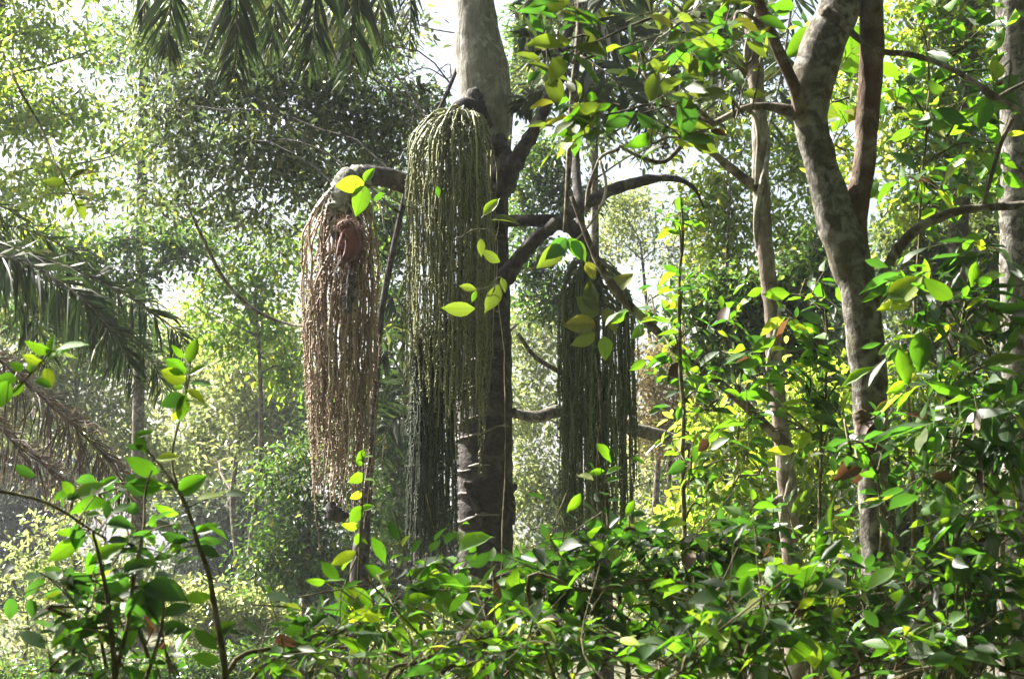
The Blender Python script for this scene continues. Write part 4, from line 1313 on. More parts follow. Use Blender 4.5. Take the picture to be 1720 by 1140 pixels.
# ------------------------------------------------------------------ palms with fronds
GP = 'palms showing only their fronds'
p1 = thing('palm', 'palm whose grey green fronds hang down from the top edge left of the trunk', 'palm tree', gbase(815, 20), GP)
limb([(700, -400, 24, 18), (770, -200, 30, 19), (805, 100, 30, 20), (815, 600, 34, 20), (815, 1270, 40, 20)], 'palm_bark', p1, 12, 0.06, 4, 40, 'trunk')
for k_, (pth, L_, n_) in enumerate((([(700, -400, 18), (330, -260, 17.4), (292, -110, 17), (286, 20, 17), (276, 100, 17)], 120, 70), ([(700, -400, 18), (390, -220, 17), (395, -60, 16.6), (398, 60, 16.6), (392, 130, 16.6)], 125, 70),
                 ([(700, -400, 18), (500, -230, 17), (530, -80, 16.6), (528, 40, 16.5), (520, 118, 16.5)], 125, 70), ([(700, -400, 18), (560, -260, 17.4), (596, -110, 17), (594, 30, 17), (588, 140, 17)], 130, 76),
                 ([(700, -400, 18), (620, -290, 18), (678, -130, 18), (690, 0, 18), (686, 110, 18)], 80, 56), ([(700, -400, 18), (270, -300, 18.5), (190, -140, 18.5), (236, -20, 18.5), (244, 40, 18.5)], 100, 50),
                 ([(700, -400, 18), (470, -260, 18.8), (465, -80, 18.9), (462, 30, 18.9), (455, 90, 18.9)], 120, 60), ([(700, -400, 18), (640, -260, 18.6), (650, -100, 18.8), (640, 20, 18.8), (645, 100, 18.8)], 110, 60))):
    frond(p1, pth, 17, L_, n=n_, width=0.032, ang=30, droop=0.8, rach_px=8, tuft=0.06)
p2 = thing('palm', 'dark palm whose fronds arch in from the left edge at mid height', 'palm tree', gbase(-160, 17), GP)
limb([(-150, 430, 40, 17), (-155, 800, 44, 17), (-160, 1330, 50, 17)], 'palm_bark', p2, 12, 0.06, 4, 30, 'trunk')
for (pth, L_, n_) in (([(-140, 440, 17), (-40, 410, 16.6), (90, 440, 16.3), (200, 490, 16.1), (290, 550, 16), (312, 590, 16)], 95, 110), ([(-140, 450, 17), (0, 430, 16.4), (110, 480, 16), (190, 560, 15.8), (236, 660, 15.8)], 105, 110),
                      ([(-140, 450, 17), (-60, 440, 17.4), (20, 480, 17.6), (70, 560, 17.6), (80, 640, 17.6)], 90, 90), ([(-140, 440, 17), (-20, 380, 17.5), (80, 400, 17.8), (160, 460, 18), (190, 540, 18)], 85, 90),
                      ([(-140, 450, 17), (30, 450, 16.6), (150, 520, 16.4), (250, 600, 16.3), (282, 680, 16.3)], 90, 95), ([(-140, 430, 17), (-60, 350, 17), (10, 350, 17), (60, 400, 17)], 80, 44)):
    frond(p2, pth, 16.4, L_, n=n_, width=0.027, ang=44, droop=1.1, rach_px=5, tuft=0.12)
f_ = frond(p2, [(-150, 520, 17), (-60, 560, 16.8), (40, 640, 16.6), (130, 720, 16.4), (200, 800, 16.3), (250, 900, 16.3)], 16.4, 95, n=260, width=0.014, mat='palm_dead', ang=50, droop=1.3, rach_px=8, tuft=0.35)
f_['label'] = 'dead brown frond'
f_ = frond(p2, [(-150, 540, 17), (-80, 640, 17.2), (20, 740, 17.2), (100, 800, 17.2), (170, 880, 17.2)], 17, 85, n=220, width=0.014, mat='palm_dead', ang=50, droop=1.3, rach_px=7, tuft=0.35)
f_['label'] = 'dead brown frond'
p3 = thing('palm', 'palm whose dark comb like fronds show behind the olive leaves right of the trunk top', 'palm tree', gbase(1016, 18), GP)
limb([(1110, -260, 20, 22), (1010, -100, 18, 20.5), (972, 60, 14, 19.5), (966, 250, 14, 19), (985, 480, 18, 18.2), (1004, 700, 24, 18), (1012, 930, 30, 18), (1016, 1310, 38, 18)], 'palm_bark', p3, 12, 0.06, 4, 40, 'trunk')
for (pth, L_, n_) in (([(1110, -260, 22), (1000, -220, 21.6), (950, -80, 21.4), (920, 60, 21.3), (880, 180, 21.3)], 95, 60), ([(1110, -260, 22), (1050, -190, 21.4), (1030, -40, 21), (1020, 120, 20.9), (1000, 250, 20.9)], 105, 70),
                      ([(1110, -260, 22), (1130, -160, 21.4), (1130, 0, 21), (1110, 140, 20.9), (1075, 280, 20.9)], 105, 70), ([(1110, -260, 22), (1220, -200, 21.6), (1240, -40, 21.4), (1225, 100, 21.3), (1190, 240, 21.3)], 100, 66),
                      ([(1110, -260, 22), (1270, -230, 22), (1330, -80, 22), (1320, 80, 22), (1290, 220, 22), (1265, 300, 22)], 95, 60), ([(1110, -260, 22), (1060, -230, 22.8), (960, -160, 23), (910, -60, 23), (870, 40, 23)], 90, 56),
                      ([(1110, -260, 22), (1190, -230, 22.6), (1180, -60, 22.8), (1150, 60, 22.8), (1120, 190, 22.8)], 95, 60)):
    frond(p3, pth, 21.3, L_, n=n_, width=0.045, ang=50, droop=0.35, rach_px=7, tuft=0.06)
p4 = thing('palm', 'small palm whose arched fronds show beside the dark vine between the two left clusters', 'palm tree', gbase(700, 24), GP)
limb([(705, 700, 14, 24), (702, 950, 16, 24), (700, 1210, 18, 24)], 'palm_bark', p4, 10, 0.06, 4, 20, 'trunk')
for (pth, L_) in (([(705, 700, 24), (690, 560, 23.6), (665, 500, 23.4), (640, 520, 23.3)], 60), ([(705, 700, 24), (670, 620, 23.6), (650, 590, 23.4), (630, 620, 23.3)], 60), ([(705, 700, 24), (670, 700, 23.8), (650, 720, 23.6), (640, 790, 23.6)], 60), ([(705, 700, 24), (740, 600, 24), (760, 580, 24), (790, 620, 24)], 60)):
    frond(p4, pth, 23.5, L_, n=30, width=0.06, ang=50, droop=0.5, rach_px=5)

# ------------------------------------------------------------------ unseen forest added round and above the viewpoint to cut the sky light
mbf, mbt = MB(), MB()
def wood(cx, cy, cz, rx, ry, rz_, n, L=0.3):
    if L > 0.2:
        n, L = int(n * 0.42), L * 1.75
    c = np.array([cx, cy, cz])
    blob_leaves(mbf, c, rx, ry, rz_, n, L, clumps=max(10, n // 40), wr=0.5, spread=0.42)
for gx_ in range(-2, 4):
    for gy_ in range(-3, 5):
        x_, y_ = gx_ * 7 + R.uniform(-2, 2), gy_ * 7 + R.uniform(-2, 2) + 1
        if x_ < 1 and y_ > 3:  # gap shaped so the sun reaches the palm
            continue
        zc = R.uniform(15, 20)
        wood(x_, y_, zc, 5.0, 5.0, 3.0, 4200)
        if y_ < -2 or abs(x_) > 0.3 * max(y_, 0) + 3:
            if y_ < 24:
                tube(mbt, [[x_, y_, -0.3], [x_ + R.normal() * .4, y_, zc * .5], [x_ + R.normal(), y_ + R.normal(), zc]], [.25, .2, .1], 8, resample=10)
for k_ in range(16):                         # added undergrowth and lower crowns, unseen, shading from behind and the sides
    a_ = rad(150 + k_ * 240 / 15)            # from the left round the back to the right
    x_, y_ = 13 * math.cos(a_), 12 * math.sin(a_)
    wood(x_, y_, 4, 4.5, 4.5, 4.5, 4500, 0.28)
    wood(x_ * 1.3, y_ * 1.3, 11, 5, 5, 4, 4500, 0.3)
for y_ in (8, 14, 20, 26):
    wood(0.27 * y_ + 6.5, y_, 4, 3.2, 3.6, 5, 4000, 0.26)
    wood(0.27 * y_ + 8, y_, 11, 4, 4, 4, 4500, 0.3)
for (x_, y_, z_, r_, n_) in ((-3.6, 9.6, 7.6, 1.4, 450), (-5.4, 9.2, 8.0, 1.4, 600), (-4.6, 11.4, 8.6, 1.4, 450), (-3.0, 8.2, 7.4, 1.0, 200), (-6.2, 11.0, 8.8, 1.2, 600), (-4.2, 7.4, 7.2, 1.0, 300)):
    wood(x_, y_, z_, r_, r_, 0.8, n_, 0.14)   # unseen leaf clumps added to block the sun: dappled shade on near shrubs
wd = mbf.build('unseen_shade_forest', M['far_green'], kind='stuff')
wt = mbt.build('unseen_forest_trunks', M['branch'], kind='stuff')
wt.parent = wd

# ------------------------------------------------------------------ near plants
def pts_of(rows):
    return np.array([P(a, b_, Y) for (a, b_, Y) in rows])


# climbing vine on the palm with yellow green leaves
v1 = Plant('climbing_vine', 'thin vine with a few yellow green leaves in front of the palm trunk', 'vine', gbase(838, 13.6), mat='leaf_olive')
v1.stem(pts_of([(838, 1330, 13.6), (842, 1000, 13.7), (850, 760, 14.0), (846, 600, 14.2), (838, 480, 14.2), (832, 400, 14.2), (800, 385, 14.2), (765, 402, 14.15)]), np.linspace(.007, .003, 8), n=40)
v1.stem(pts_of([(832, 405, 14.2), (836, 370, 14.2), (826, 350, 14.2)]), .003, n=8)
for (b_, t_, mt, rl) in (((812, 362), (838, 331), 'leaf_fresh', .3), ((826, 370), (874, 369), 'leaf_olive', .8), ((838, 478), (822, 528), 'leaf_olive', .2), ((842, 466), (850, 492), 'leaf_olive', .3), ((832, 470), (818, 500), 'leaf_olive', -.4), ((798, 518), (740, 520), 'leaf_olive', .7),
                         ((800, 486), (770, 482), 'leaf_olive', .3), ((800, 488), (792, 508), 'leaf_fresh', .2), ((808, 400), (808, 432), 'leaf_olive', .1), ((735, 312), (736, 332), 'leaf_mature', .2), ((840, 440), (806, 424), 'leaf_olive', .3)):
    v1.hero(b_, t_, 14.15, mt, 'ellip' if rl else 'broad', rl)
v1.finish()
v2 = Plant('leafy_sprig', 'bright sprig of three glowing leaves at the top of the brown cluster', 'sprig', P(690, 345, 14.4), mat='leaf_fresh')
v2.stem(pts_of([(700, 352, 14.5), (672, 340, 14.3), (645, 322, 14.2), (614, 309, 14.2)]), np.linspace(.005, .003, 4), n=14)
for (b_, t_, rl) in (((612, 308), (562, 312), .35), ((613, 306), (627, 281), .2), ((613, 312), (597, 363), .1)):
    v2.hero(b_, t_, 14.2, 'leaf_fresh', 'broad', rl)
v2.hero((645, 322), (628, 338), 14.2, 'leaf_mature', 'ellip', .6)
v2.finish()
v3 = Plant('climbing_vine', 'olive leaved vine clinging to the top of the right fruit curtain', 'vine', gbase(1012, 13.8), mat='leaf_olive', kind='broad')
v3.stem(pts_of([(1015, 1330, 13.8), (1008, 1000, 13.9), (1003, 800, 14.1), (1008, 680, 14.2), (1000, 600, 14.3), (1004, 530, 14.3), (1020, 500, 14.3), (1030, 480, 14.3)]), np.linspace(.009, .003, 8), n=40)
for (b_, t_, mt, rl) in (((1025, 492), (1063, 456), 'leaf_olive', .3), ((1005, 530), (965, 500), 'leaf_olive', .3), ((1000, 545), (945, 545), 'leaf_olive', .2), ((1000, 560), (958, 580), 'leaf_olive', .9), ((1014, 565), (1019, 606), 'leaf_fresh', .2), ((1010, 520), (1042, 555), 'leaf_olive', .5), ((1000, 520), (990, 470), 'leaf_olive', .4),
                         ((1095, 520), (1092, 562), 'leaf_mature', .1), ((1080, 545), (1062, 572), 'leaf_fresh', .5), ((1060, 535), (1085, 525), 'leaf_deep', .5), ((985, 440), (1000, 470), 'leaf_olive', .3), ((960, 405), (985, 440), 'leaf_fresh', .4), ((955, 400), (975, 435), 'leaf_mature', .4), ((940, 410), (905, 455), 'leaf_olive', .6), ((950, 400), (920, 440), 'leaf_deep', .4)):
    v3.hero(b_, t_, 14.3, mt, 'broad', rl)
v3.finish()
v4 = Plant('climbing_vine', 'upright vine tip with pale yellow leaves below the brown cluster', 'vine', gbase(604, 8.2), mat='leaf_fresh', kind='ellip')
v4.stem(pts_of([(602, 1730, 8.2), (604, 1200, 8.0), (600, 1000, 8.0), (604, 900, 8.0), (612, 820, 8.0), (612, 770, 8.0), (600, 745, 8.0)]), np.linspace(.007, .0015, 7), n=40)
for (b_, t_, rl) in (((610, 780), (597, 775), .3), ((612, 755), (598, 775), .5), ((613, 768), (628, 766), .9), ((611, 795), (586, 812), .5), ((612, 806), (629, 806), .9), ((608, 826), (588, 838), .8), ((607, 850), (586, 880), .1), ((606, 858), (630, 852), .4), ((604, 880), (572, 880), 1.0), ((604, 895), (598, 916), .3), ((604, 905), (618, 912), .5)):
    v4.hero(b_, t_, 8.0, 'leaf_fresh', 'broad', rl)
v4.finish()

# ---- lower left shrub with the tall thin stem
a1 = Plant('leafy_shrub', 'shrub with a tall thin curved stem rising at the lower left', 'shrub', gbase(385, 6.4), mat='leaf_fresh')
a1.stem(pts_of([(395, 1900, 6.4), (386, 1400, 6.3), (376, 1140, 6.2), (362, 1030, 6.2), (346, 950, 6.2), (322, 880, 6.2), (296, 820, 6.25), (262, 775, 6.3), (225, 735, 6.35)]), np.linspace(.014, .003, 9), n=60)
a1.stem(pts_of([(300, 830, 6.25), (288, 770, 6.3), (300, 690, 6.35), (312, 640, 6.4), (316, 590, 6.4)]), np.linspace(.005, .002, 5), n=24)
for (b_, t_, mt, rl, kd) in (((302, 832), (347, 794), 'leaf_mature', .2, 'broad'), ((330, 838), (378, 830), 'leaf_mature', .7, 'ellip'), ((378, 832), (418, 824), 'leaf_mature', .6, 'ellip'), ((300, 862), (252, 857), 'leaf_fresh', 1.0, 'ellip'), ((330, 895), (372, 880), 'leaf_mature', .3, 'ellip'), ((316, 908), (268, 895), 'leaf_deep', .7, 'ellip'),
                          ((288, 930), (304, 918), 'leaf_fresh', .3, 'broad'), ((268, 792), (205, 778), 'leaf_mature', .6, 'ellip'), ((272, 812), (205, 828), 'leaf_deep', .5, 'ellip'), ((278, 818), (215, 808), 'leaf_mature', .5, 'ellip'), ((262, 772), (303, 764), 'leaf_mature', .4, 'ellip'), ((246, 760), (226, 722), 'leaf_mature', .4, 'ellip'), ((240, 748), (210, 752), 'leaf_deep', .8, 'ellip'), ((228, 735), (258, 722), 'leaf_mature', .4, 'ellip'),
                          ((312, 640), (268, 625), 'leaf_fresh', .3, 'broad'), ((314, 625), (275, 605), 'leaf_mature', .5, 'broad'), ((316, 610), (330, 565), 'leaf_fresh', .2, 'ellip'), ((312, 600), (285, 580), 'leaf_fresh', .9, 'ellip'), ((318, 630), (350, 612), 'leaf_fresh', .6, 'ellip'), ((314, 645), (360, 648), 'leaf_deep', .9, 'ellip'), ((312, 655), (345, 678), 'leaf_fresh', .4, 'ellip'), ((310, 665), (268, 680), 'leaf_deep', .3, 'broad'), ((312, 660), (300, 710), 'leaf_fresh', .4, 'ellip'),
                          ((306, 680), (288, 708), 'leaf_fresh', .5, 'ellip'), ((312, 672), (358, 684), 'leaf_deep', .9, 'ellip'), ((308, 650), (290, 650), 'leaf_fresh', .2, 'broad'), ((352, 985), (392, 978), 'leaf_deep', .8, 'ellip'), ((355, 1000), (305, 1005), 'leaf_fresh', .6, 'ellip'),
                          ((360, 1075), (395, 1040), 'leaf_fresh', .3, 'broad'), ((365, 1090), (330, 1050), 'leaf_mature', .3, 'ellip'), ((370, 1110), (320, 1100), 'leaf_mature', .6, 'ellip'), ((362, 1060), (405, 1065), 'leaf_deep', .6, 'ellip')):
    a1.hero(b_, t_, 6.25, mt, kd, rl)
a1.finish()

a2 = Plant('leafy_shrub', 'dense shrub of dark drooping leaves in the lower left', 'shrub', gbase(210, 5.8), mat='leaf_deep', kind='ellip')
a2.stem(pts_of([(215, 2000, 5.8), (205, 1500, 5.7), (190, 1200, 5.6), (180, 1050, 5.6), (165, 950, 5.6), (150, 890, 5.6)]), np.linspace(.013, .004, 6), n=40)
a2.stem(pts_of([(190, 1150, 5.6), (222, 1000, 5.6), (236, 900, 5.65), (250, 830, 5.7), (268, 790, 5.7)]), np.linspace(.007, .003, 5), n=30)
a2.stem(pts_of([(200, 1250, 5.6), (260, 1100, 5.6), (275, 1020, 5.6), (262, 980, 5.6)]), np.linspace(.007, .003, 4), n=24)
a2.stem(pts_of([(-60, 815, 5.4), (0, 825, 5.5), (60, 838, 5.5), (105, 858, 5.55), (140, 880, 5.6), (180, 905, 5.6)]), np.linspace(.006, .0035, 6), n=30)
for (b_, t_, mt, rl, kd) in (((135, 905), (78, 942), 'leaf_fresh', .2, 'ellip'), ((150, 948), (210, 908), 'leaf_fresh', .3, 'ellip'), ((150, 925), (150, 970), 'leaf_mature', .4, 'ellip'), ((130, 890), (92, 897), 'leaf_fresh', .8, 'ellip'), ((128, 880), (122, 925), 'leaf_deep', .3, 'broad'), ((140, 868), (172, 862), 'leaf_fresh', .6, 'ellip'), ((125, 838), (170, 802), 'leaf_fresh', .3, 'ellip'), ((125, 826), (100, 812), 'leaf_fresh', .5, 'broad'), ((172, 818), (198, 798), 'leaf_mature', .4, 'ellip'),
                          ((112, 840), (136, 830), 'leaf_deep', .2, 'broad'), ((188, 862), (216, 840), 'leaf_mature', .4, 'ellip'), ((180, 880), (228, 884), 'leaf_deep', .4, 'broad'), ((200, 965), (265, 938), 'leaf_mature', .5, 'ellip'), ((195, 975), (260, 950), 'leaf_fresh', .8, 'ellip'), ((158, 968), (105, 968), 'leaf_deep', .9, 'ellip'), ((175, 970), (230, 960), 'leaf_deep', .8, 'ellip'), ((155, 995), (108, 968), 'leaf_deep', .4, 'ellip'), ((160, 1010), (198, 990), 'leaf_deep', .2, 'broad'),
                          ((240, 985), (312, 1016), 'leaf_deep', .2, 'broad'), ((238, 990), (215, 1050), 'leaf_deep', .3, 'broad'), ((250, 1000), (272, 1046), 'leaf_deep', .1, 'broad'), ((20, 1004), (14, 1042), 'leaf_deep', .0, 'broad'), ((52, 1006), (50, 1038), 'leaf_deep', .1, 'broad'), ((165, 1040), (132, 1076), 'leaf_mature', .3, 'ellip'), ((150, 1055), (100, 1045), 'leaf_deep', .5, 'ellip'), ((158, 1070), (210, 1065), 'leaf_deep', .6, 'ellip'),
                          ((60, 800), (20, 785), 'leaf_deep', .4, 'ellip'), ((15, 640), (-15, 690), 'leaf_mature', .2, 'broad'), ((60, 640), (88, 648), 'leaf_mature', .2, 'broad')):
    a2.hero(b_, t_, 5.6, mt, kd, rl)
for (px, py, rx, ry, n) in ((180, 1080, 110, 60, 7), (230, 880, 60, 60, 3), (250, 1060, 80, 60, 4), (120, 1000, 60, 50, 3), (200, 960, 70, 60, 3)):
    a2.blob(px, py, rx, ry, 5.7, n, 0.085, twl=0.2, nl=5)
for (px, py, rx, ry, Y, n) in ((170, 1010, 80, 60, 6.2, 6), (250, 940, 70, 60, 6.3, 5), (120, 1090, 100, 50, 6.0, 7), (290, 1100, 60, 40, 6.0, 4), (200, 800, 60, 50, 6.4, 3)):
    a2.blob(px, py, rx, ry, Y, n, 0.075, twl=0.2, nl=6)
a2.finish(['leaf_deep', 'leaf_deep', 'leaf_mature'])

a3 = Plant('leafy_branch', 'branch of green leaves reaching in from the left edge over the dead frond', 'branch', P(-40, 690, 6.0), mat='leaf_fresh', kind='ellip')
a3.stem(pts_of([(-60, 720, 6.0), (-10, 680, 6.0), (40, 640, 6.0), (70, 610, 6.0), (92, 590, 6.0)]), np.linspace(.006, .002, 5), n=24)
for (b_, t_, mt, rl, kd) in (((75, 610), (35, 600), 'leaf_mature', .5, 'ellip'), ((72, 605), (115, 578), 'leaf_fresh', .6, 'ellip'), ((40, 620), (15, 612), 'leaf_mature', .4, 'broad'), ((48, 625), (62, 603), 'leaf_mature', .4, 'broad'), ((78, 618), (80, 654), 'leaf_mature', .0, 'broad'), ((28, 636), (-8, 640), 'leaf_mature', .2, 'broad'), ((40, 640), (22, 668), 'leaf_fresh', .5, 'ellip'), ((12, 660), (-20, 668), 'leaf_fresh', .4, 'ellip'), ((82, 600), (85, 560), 'leaf_fresh', .7, 'ellip'), ((88, 590), (130, 600), 'leaf_fresh', .9, 'ellip'),
                          ((95, 588), (150, 575), 'leaf_fresh', .8, 'ellip'), ((92, 590), (40, 572), 'leaf_fresh', 1.0, 'ellip')):
    a3.hero(b_, t_, 6.0, mt, kd, rl)
a3.finish()
a4 = Plant('leafy_branch', 'sprig of olive leaves against the sky at upper left', 'branch', P(120, 290, 9.0), mat='leaf_olive', kind='ellip')
a4.stem(pts_of([(20, 120, 9.4), (70, 220, 9.2), (110, 300, 9.0), (135, 350, 9.0)]), np.linspace(.008, .002, 4), n=20)
for (b_, t_, rl) in (((118, 300), (148, 282), .4), ((110, 305), (70, 305), .5), ((122, 298), (168, 290), .8), ((118, 320), (165, 328), .8), ((125, 335), (145, 370), .4), ((122, 345), (110, 368), .3), ((128, 345), (160, 345), .7)):
    a4.hero(b_, t_, 9.0, 'leaf_olive', 'ellip', rl)
a4.finish()

# ---- branches sweeping across the bottom
GB = 'leafy shrubs along the bottom of the view'
def bottom_shrub(label, baseX, Y, branches, L, blobs, mats, kind='ellip', name='leafy_shrub', group=GB, nl=10):
    s = Plant(name, label, 'shrub', gbase(baseX, Y), group, mat=mats[0], kind=kind)
    zb = ground_z((baseX - 860) / F * Y, Y)
    for rows in branches:
        pp_ = pts_of(rows)
        root_ = np.array([(baseX - 860) / F * Y, Y, zb - 0.05])
        first = pp_[0]
        st_ = [root_, root_ * 0.5 + first * 0.5 + np.array([0.03, 0, 0.05])] if first[2] > zb + 0.1 else []
        q = np.vstack([st_, pp_]) if len(st_) else pp_
        s.stem(q, np.linspace(.012, .0025, len(q)), n=40)
        d = smooth_path(pp_, 30)
        for i in range(2, 30):
            a = d[i]
            tg = norm(d[min(29, i + 1)] - d[i - 1])
            dr = norm(tg * 0.5 + rand_dirs(1)[0] * 0.8 + np.array([0, 0, 0.25]))
            l_ = R.uniform(0.10, 0.30)
            s.twig([a, a + dr * l_ * 0.5, a + dr * l_ + np.array([0, 0, -0.03])], .0025, R.randint(3, 7), L)
        s.twig(pp_[len(pp_) // 2:], .003, nl, L)
    for bb in blobs:
        s.blob(bb[0], bb[1], bb[2], bb[3], bb[4], max(2, int(bb[5] * 0.62)), L, twl=0.24, nl=6)
        c_ = P(bb[0], bb[1], bb[4])               # bare crooked twigs in the tangle
        for _ in range(4):
            a_ = c_ + R.normal(size=3) * np.array([bb[2], bb[2], bb[3]]) * m_per_px(bb[4]) * 0.9
            d_ = norm(R.normal(size=3) * np.array([1, .6, .7])) * R.uniform(0.12, 0.4)
            tube(s.tw, smooth_path([a_ - d_, a_ + R.normal(size=3) * 0.03, a_ + d_], 10), np.linspace(.0035, .0012, 10), 4, cap=False)
    return s
s = bottom_shrub('shrub with a long leafy branch sweeping up to the foot of the palm trunk', 330, 6.6,
                 [[(380, 1140, 6.5), (470, 1085, 6.6), (580, 1055, 6.8), (680, 1025, 7.0), (780, 990, 7.2), (880, 950, 7.4), (960, 925, 7.5)], [(420, 1150, 6.5), (540, 1080, 6.6), (660, 1010, 6.8), (720, 960, 6.9)]],
                 0.092, [(640, 1040, 110, 40, 7.0, 8), (520, 1100, 90, 40, 6.8, 7), (760, 1010, 100, 40, 7.2, 8)], ['leaf_mature', 'leaf_fresh', 'leaf_mature', 'leaf_deep'])
for (b_, t_, mt, rl, kd) in (((548, 975), (512, 982), 'leaf_fresh', .9, 'ellip'), ((545, 976), (584, 972), 'leaf_fresh', 1.0, 'ellip'), ((560, 985), (602, 1036), 'leaf_fresh', .3, 'ellip'), ((590, 985), (630, 1030), 'leaf_fresh', .6, 'ellip'), ((625, 900), (648, 948), 'leaf_mature', .4, 'ellip'), ((612, 948), (658, 982), 'leaf_mature', .4, 'ellip'), ((598, 925), (556, 952), 'leaf_mature', .4, 'ellip'), ((770, 925), (830, 905), 'leaf_fresh', .5, 'broad'), ((775, 1008), (792, 972), 'leaf_mature', .3, 'ellip'), ((690, 955), (760, 935), 'leaf_deep', .8, 'ellip'), ((740, 975), (690, 965), 'leaf_fresh', .6, 'ellip')):
    s.hero(b_, t_, 7.0, mt, kd, rl)
s.finish(['leaf_mature', 'leaf_fresh', 'leaf_deep', 'leaf_deep'])
s = bottom_shrub('low shrub at the bottom centre under the palm trunk', 700, 6.0, [[(640, 1160, 6.0), (700, 1110, 6.0), (790, 1075, 6.1), (860, 1060, 6.2)], [(730, 1160, 6.0), (810, 1110, 6.0), (900, 1080, 6.0), (980, 1090, 6.0)]],
                 0.085, [(620, 1110, 100, 40, 6.1, 9), (820, 1110, 110, 40, 6.1, 9), (930, 1100, 80, 40, 6.1, 7)], ['leaf_mature', 'leaf_deep', 'leaf_fresh'], 'lance')
s.finish(['leaf_mature', 'leaf_deep', 'leaf_fresh', 'leaf_deep'])
s = bottom_shrub('dark tangled shrub low between the palm foot and the slender trunk', 1060, 7.6, [[(1000, 1150, 7.5), (1010, 1060, 7.5), (1000, 960, 7.5), (1020, 890, 7.5)], [(1050, 1150, 7.5), (1080, 1060, 7.6), (1150, 980, 7.6), (1230, 930, 7.7)], [(960, 1150, 7.5), (930, 1060, 7.5), (900, 980, 7.5)], [(880, 985, 7.3), (980, 992, 7.3), (1070, 975, 7.3), (1150, 966, 7.3), (1185, 984, 7.3), (1230, 1010, 7.3)], [(1040, 910, 7.6), (1120, 918, 7.6), (1220, 922, 7.6), (1300, 915, 7.6)]],
                 0.092, [(980, 960, 80, 50, 7.5, 9), (1060, 1000, 80, 60, 7.6, 8), (920, 1000, 60, 50, 7.5, 7), (1020, 890, 50, 40, 7.5, 3), (1130, 940, 60, 40, 7.6, 5), (1010, 1090, 100, 50, 7.4, 9)], ['leaf_deep', 'leaf_mature'])
for (b_, t_, mt, rl, kd) in (((1002, 745), (1032, 772), 'leaf_fresh', .3, 'ellip'), ((1015, 790), (988, 794), 'leaf_fresh', .4, 'ellip'), ((1018, 796), (1045, 786), 'leaf_fresh', .5, 'ellip'), ((1015, 810), (1044, 802), 'leaf_mature', .5, 'ellip'), ((975, 828), (954, 862), 'leaf_fresh', .5, 'ellip'), ((1065, 840), (1052, 868), 'leaf_fresh', .3, 'ellip'), ((1060, 770), (1085, 776), 'leaf_mature', .5, 'ellip'), ((912, 1018), (942, 1052), 'leaf_fresh', .5, 'ellip'), ((960, 1008), (920, 1018), 'leaf_fresh', .6, 'ellip')):
    s.hero(b_, t_, 7.5, mt, kd, rl)
s.finish(['leaf_deep', 'leaf_mature', 'leaf_fresh', 'leaf_deep'])
s = bottom_shrub('broad leaved shrub at the bottom right of centre with glowing leaves', 1230, 5.6, [[(1150, 1160, 5.6), (1180, 1080, 5.6), (1250, 1040, 5.7), (1340, 1000, 5.8)], [(1240, 1160, 5.6), (1300, 1080, 5.6), (1400, 1020, 5.7)]],
                 0.085, [(1120, 1110, 80, 50, 5.6, 7), (1240, 1100, 90, 50, 5.6, 7), (1200, 1010, 60, 40, 5.8, 4)], ['leaf_mature', 'leaf_fresh'])
for (b_, t_, mt, rl, kd) in (((1260, 1060), (1320, 1020), 'leaf_fresh', .4, 'broad'), ((1340, 980), (1290, 1000), 'leaf_mature', .3, 'broad'), ((1400, 960), (1320, 1000), 'leaf_mature', .3, 'broad'), ((1390, 900), (1370, 945), 'leaf_mature', .2, 'broad'), ((1300, 1040), (1240, 1075), 'leaf_fresh', .9, 'ellip'), ((1360, 1070), (1362, 1125), 'leaf_fresh', .3, 'broad'), ((1430, 985), (1398, 1020), 'leaf_fresh', .6, 'ellip')):
    s.hero(b_, t_, 5.8, mt, kd, rl)
s.finish(['leaf_mature', 'leaf_fresh', 'leaf_deep'])

# ---- leafy saplings on the right
def sapling(label, baseX, Y, stem, L, blobs, mats, kind='ellip', limit=300, twl=0.3, nl=6, up=0.0, group='leafy saplings on the right'):
    s = Plant('leafy_sapling', label, 'sapling', gbase(baseX, Y), group, mat=mats[0], kind=kind, limit=limit)
    root_ = np.array([(baseX - 860) / F * Y, Y, ground_z((baseX - 860) / F * Y, Y) - 0.05])
    q = np.vstack([root_, pts_of(stem)])
    s.stem(q, np.linspace(.018, .005, len(q)), n=50)
    dd = smooth_path(q, 40)
    for bb in blobs:
        cen = P(bb[0], bb[1], bb[4])
        k = np.argmin(np.linalg.norm(dd - (cen - np.array([0, 0, .15])), axis=1))
        mid = (dd[k] + cen) / 2 + np.array([0, 0, 0.05])
        tube(s.tw, smooth_path([dd[k], mid, cen], 10), np.linspace(.008, .004, 10), 5, cap=False)
        s.blob(bb[0], bb[1], bb[2], bb[3], bb[4], bb[5], L, twl=twl, nl=nl, up=up)
    return s
s = sapling('sapling with long drooping glossy leaves right of the forked trunk', 1600, 8.4, [(1600, 1100, 8.4), (1595, 800, 8.4), (1610, 560, 8.5), (1640, 430, 8.5)], 0.15,
            [(1560, 540, 60, 60, 8.4, 9), (1650, 520, 60, 70, 8.5, 10), (1600, 640, 70, 50, 8.4, 9), (1690, 620, 50, 70, 8.5, 8), (1540, 470, 40, 40, 8.4, 5), (1640, 440, 60, 40, 8.5, 6)], ['leaf_deep', 'leaf_mature'], 'lance', up=-0.4)
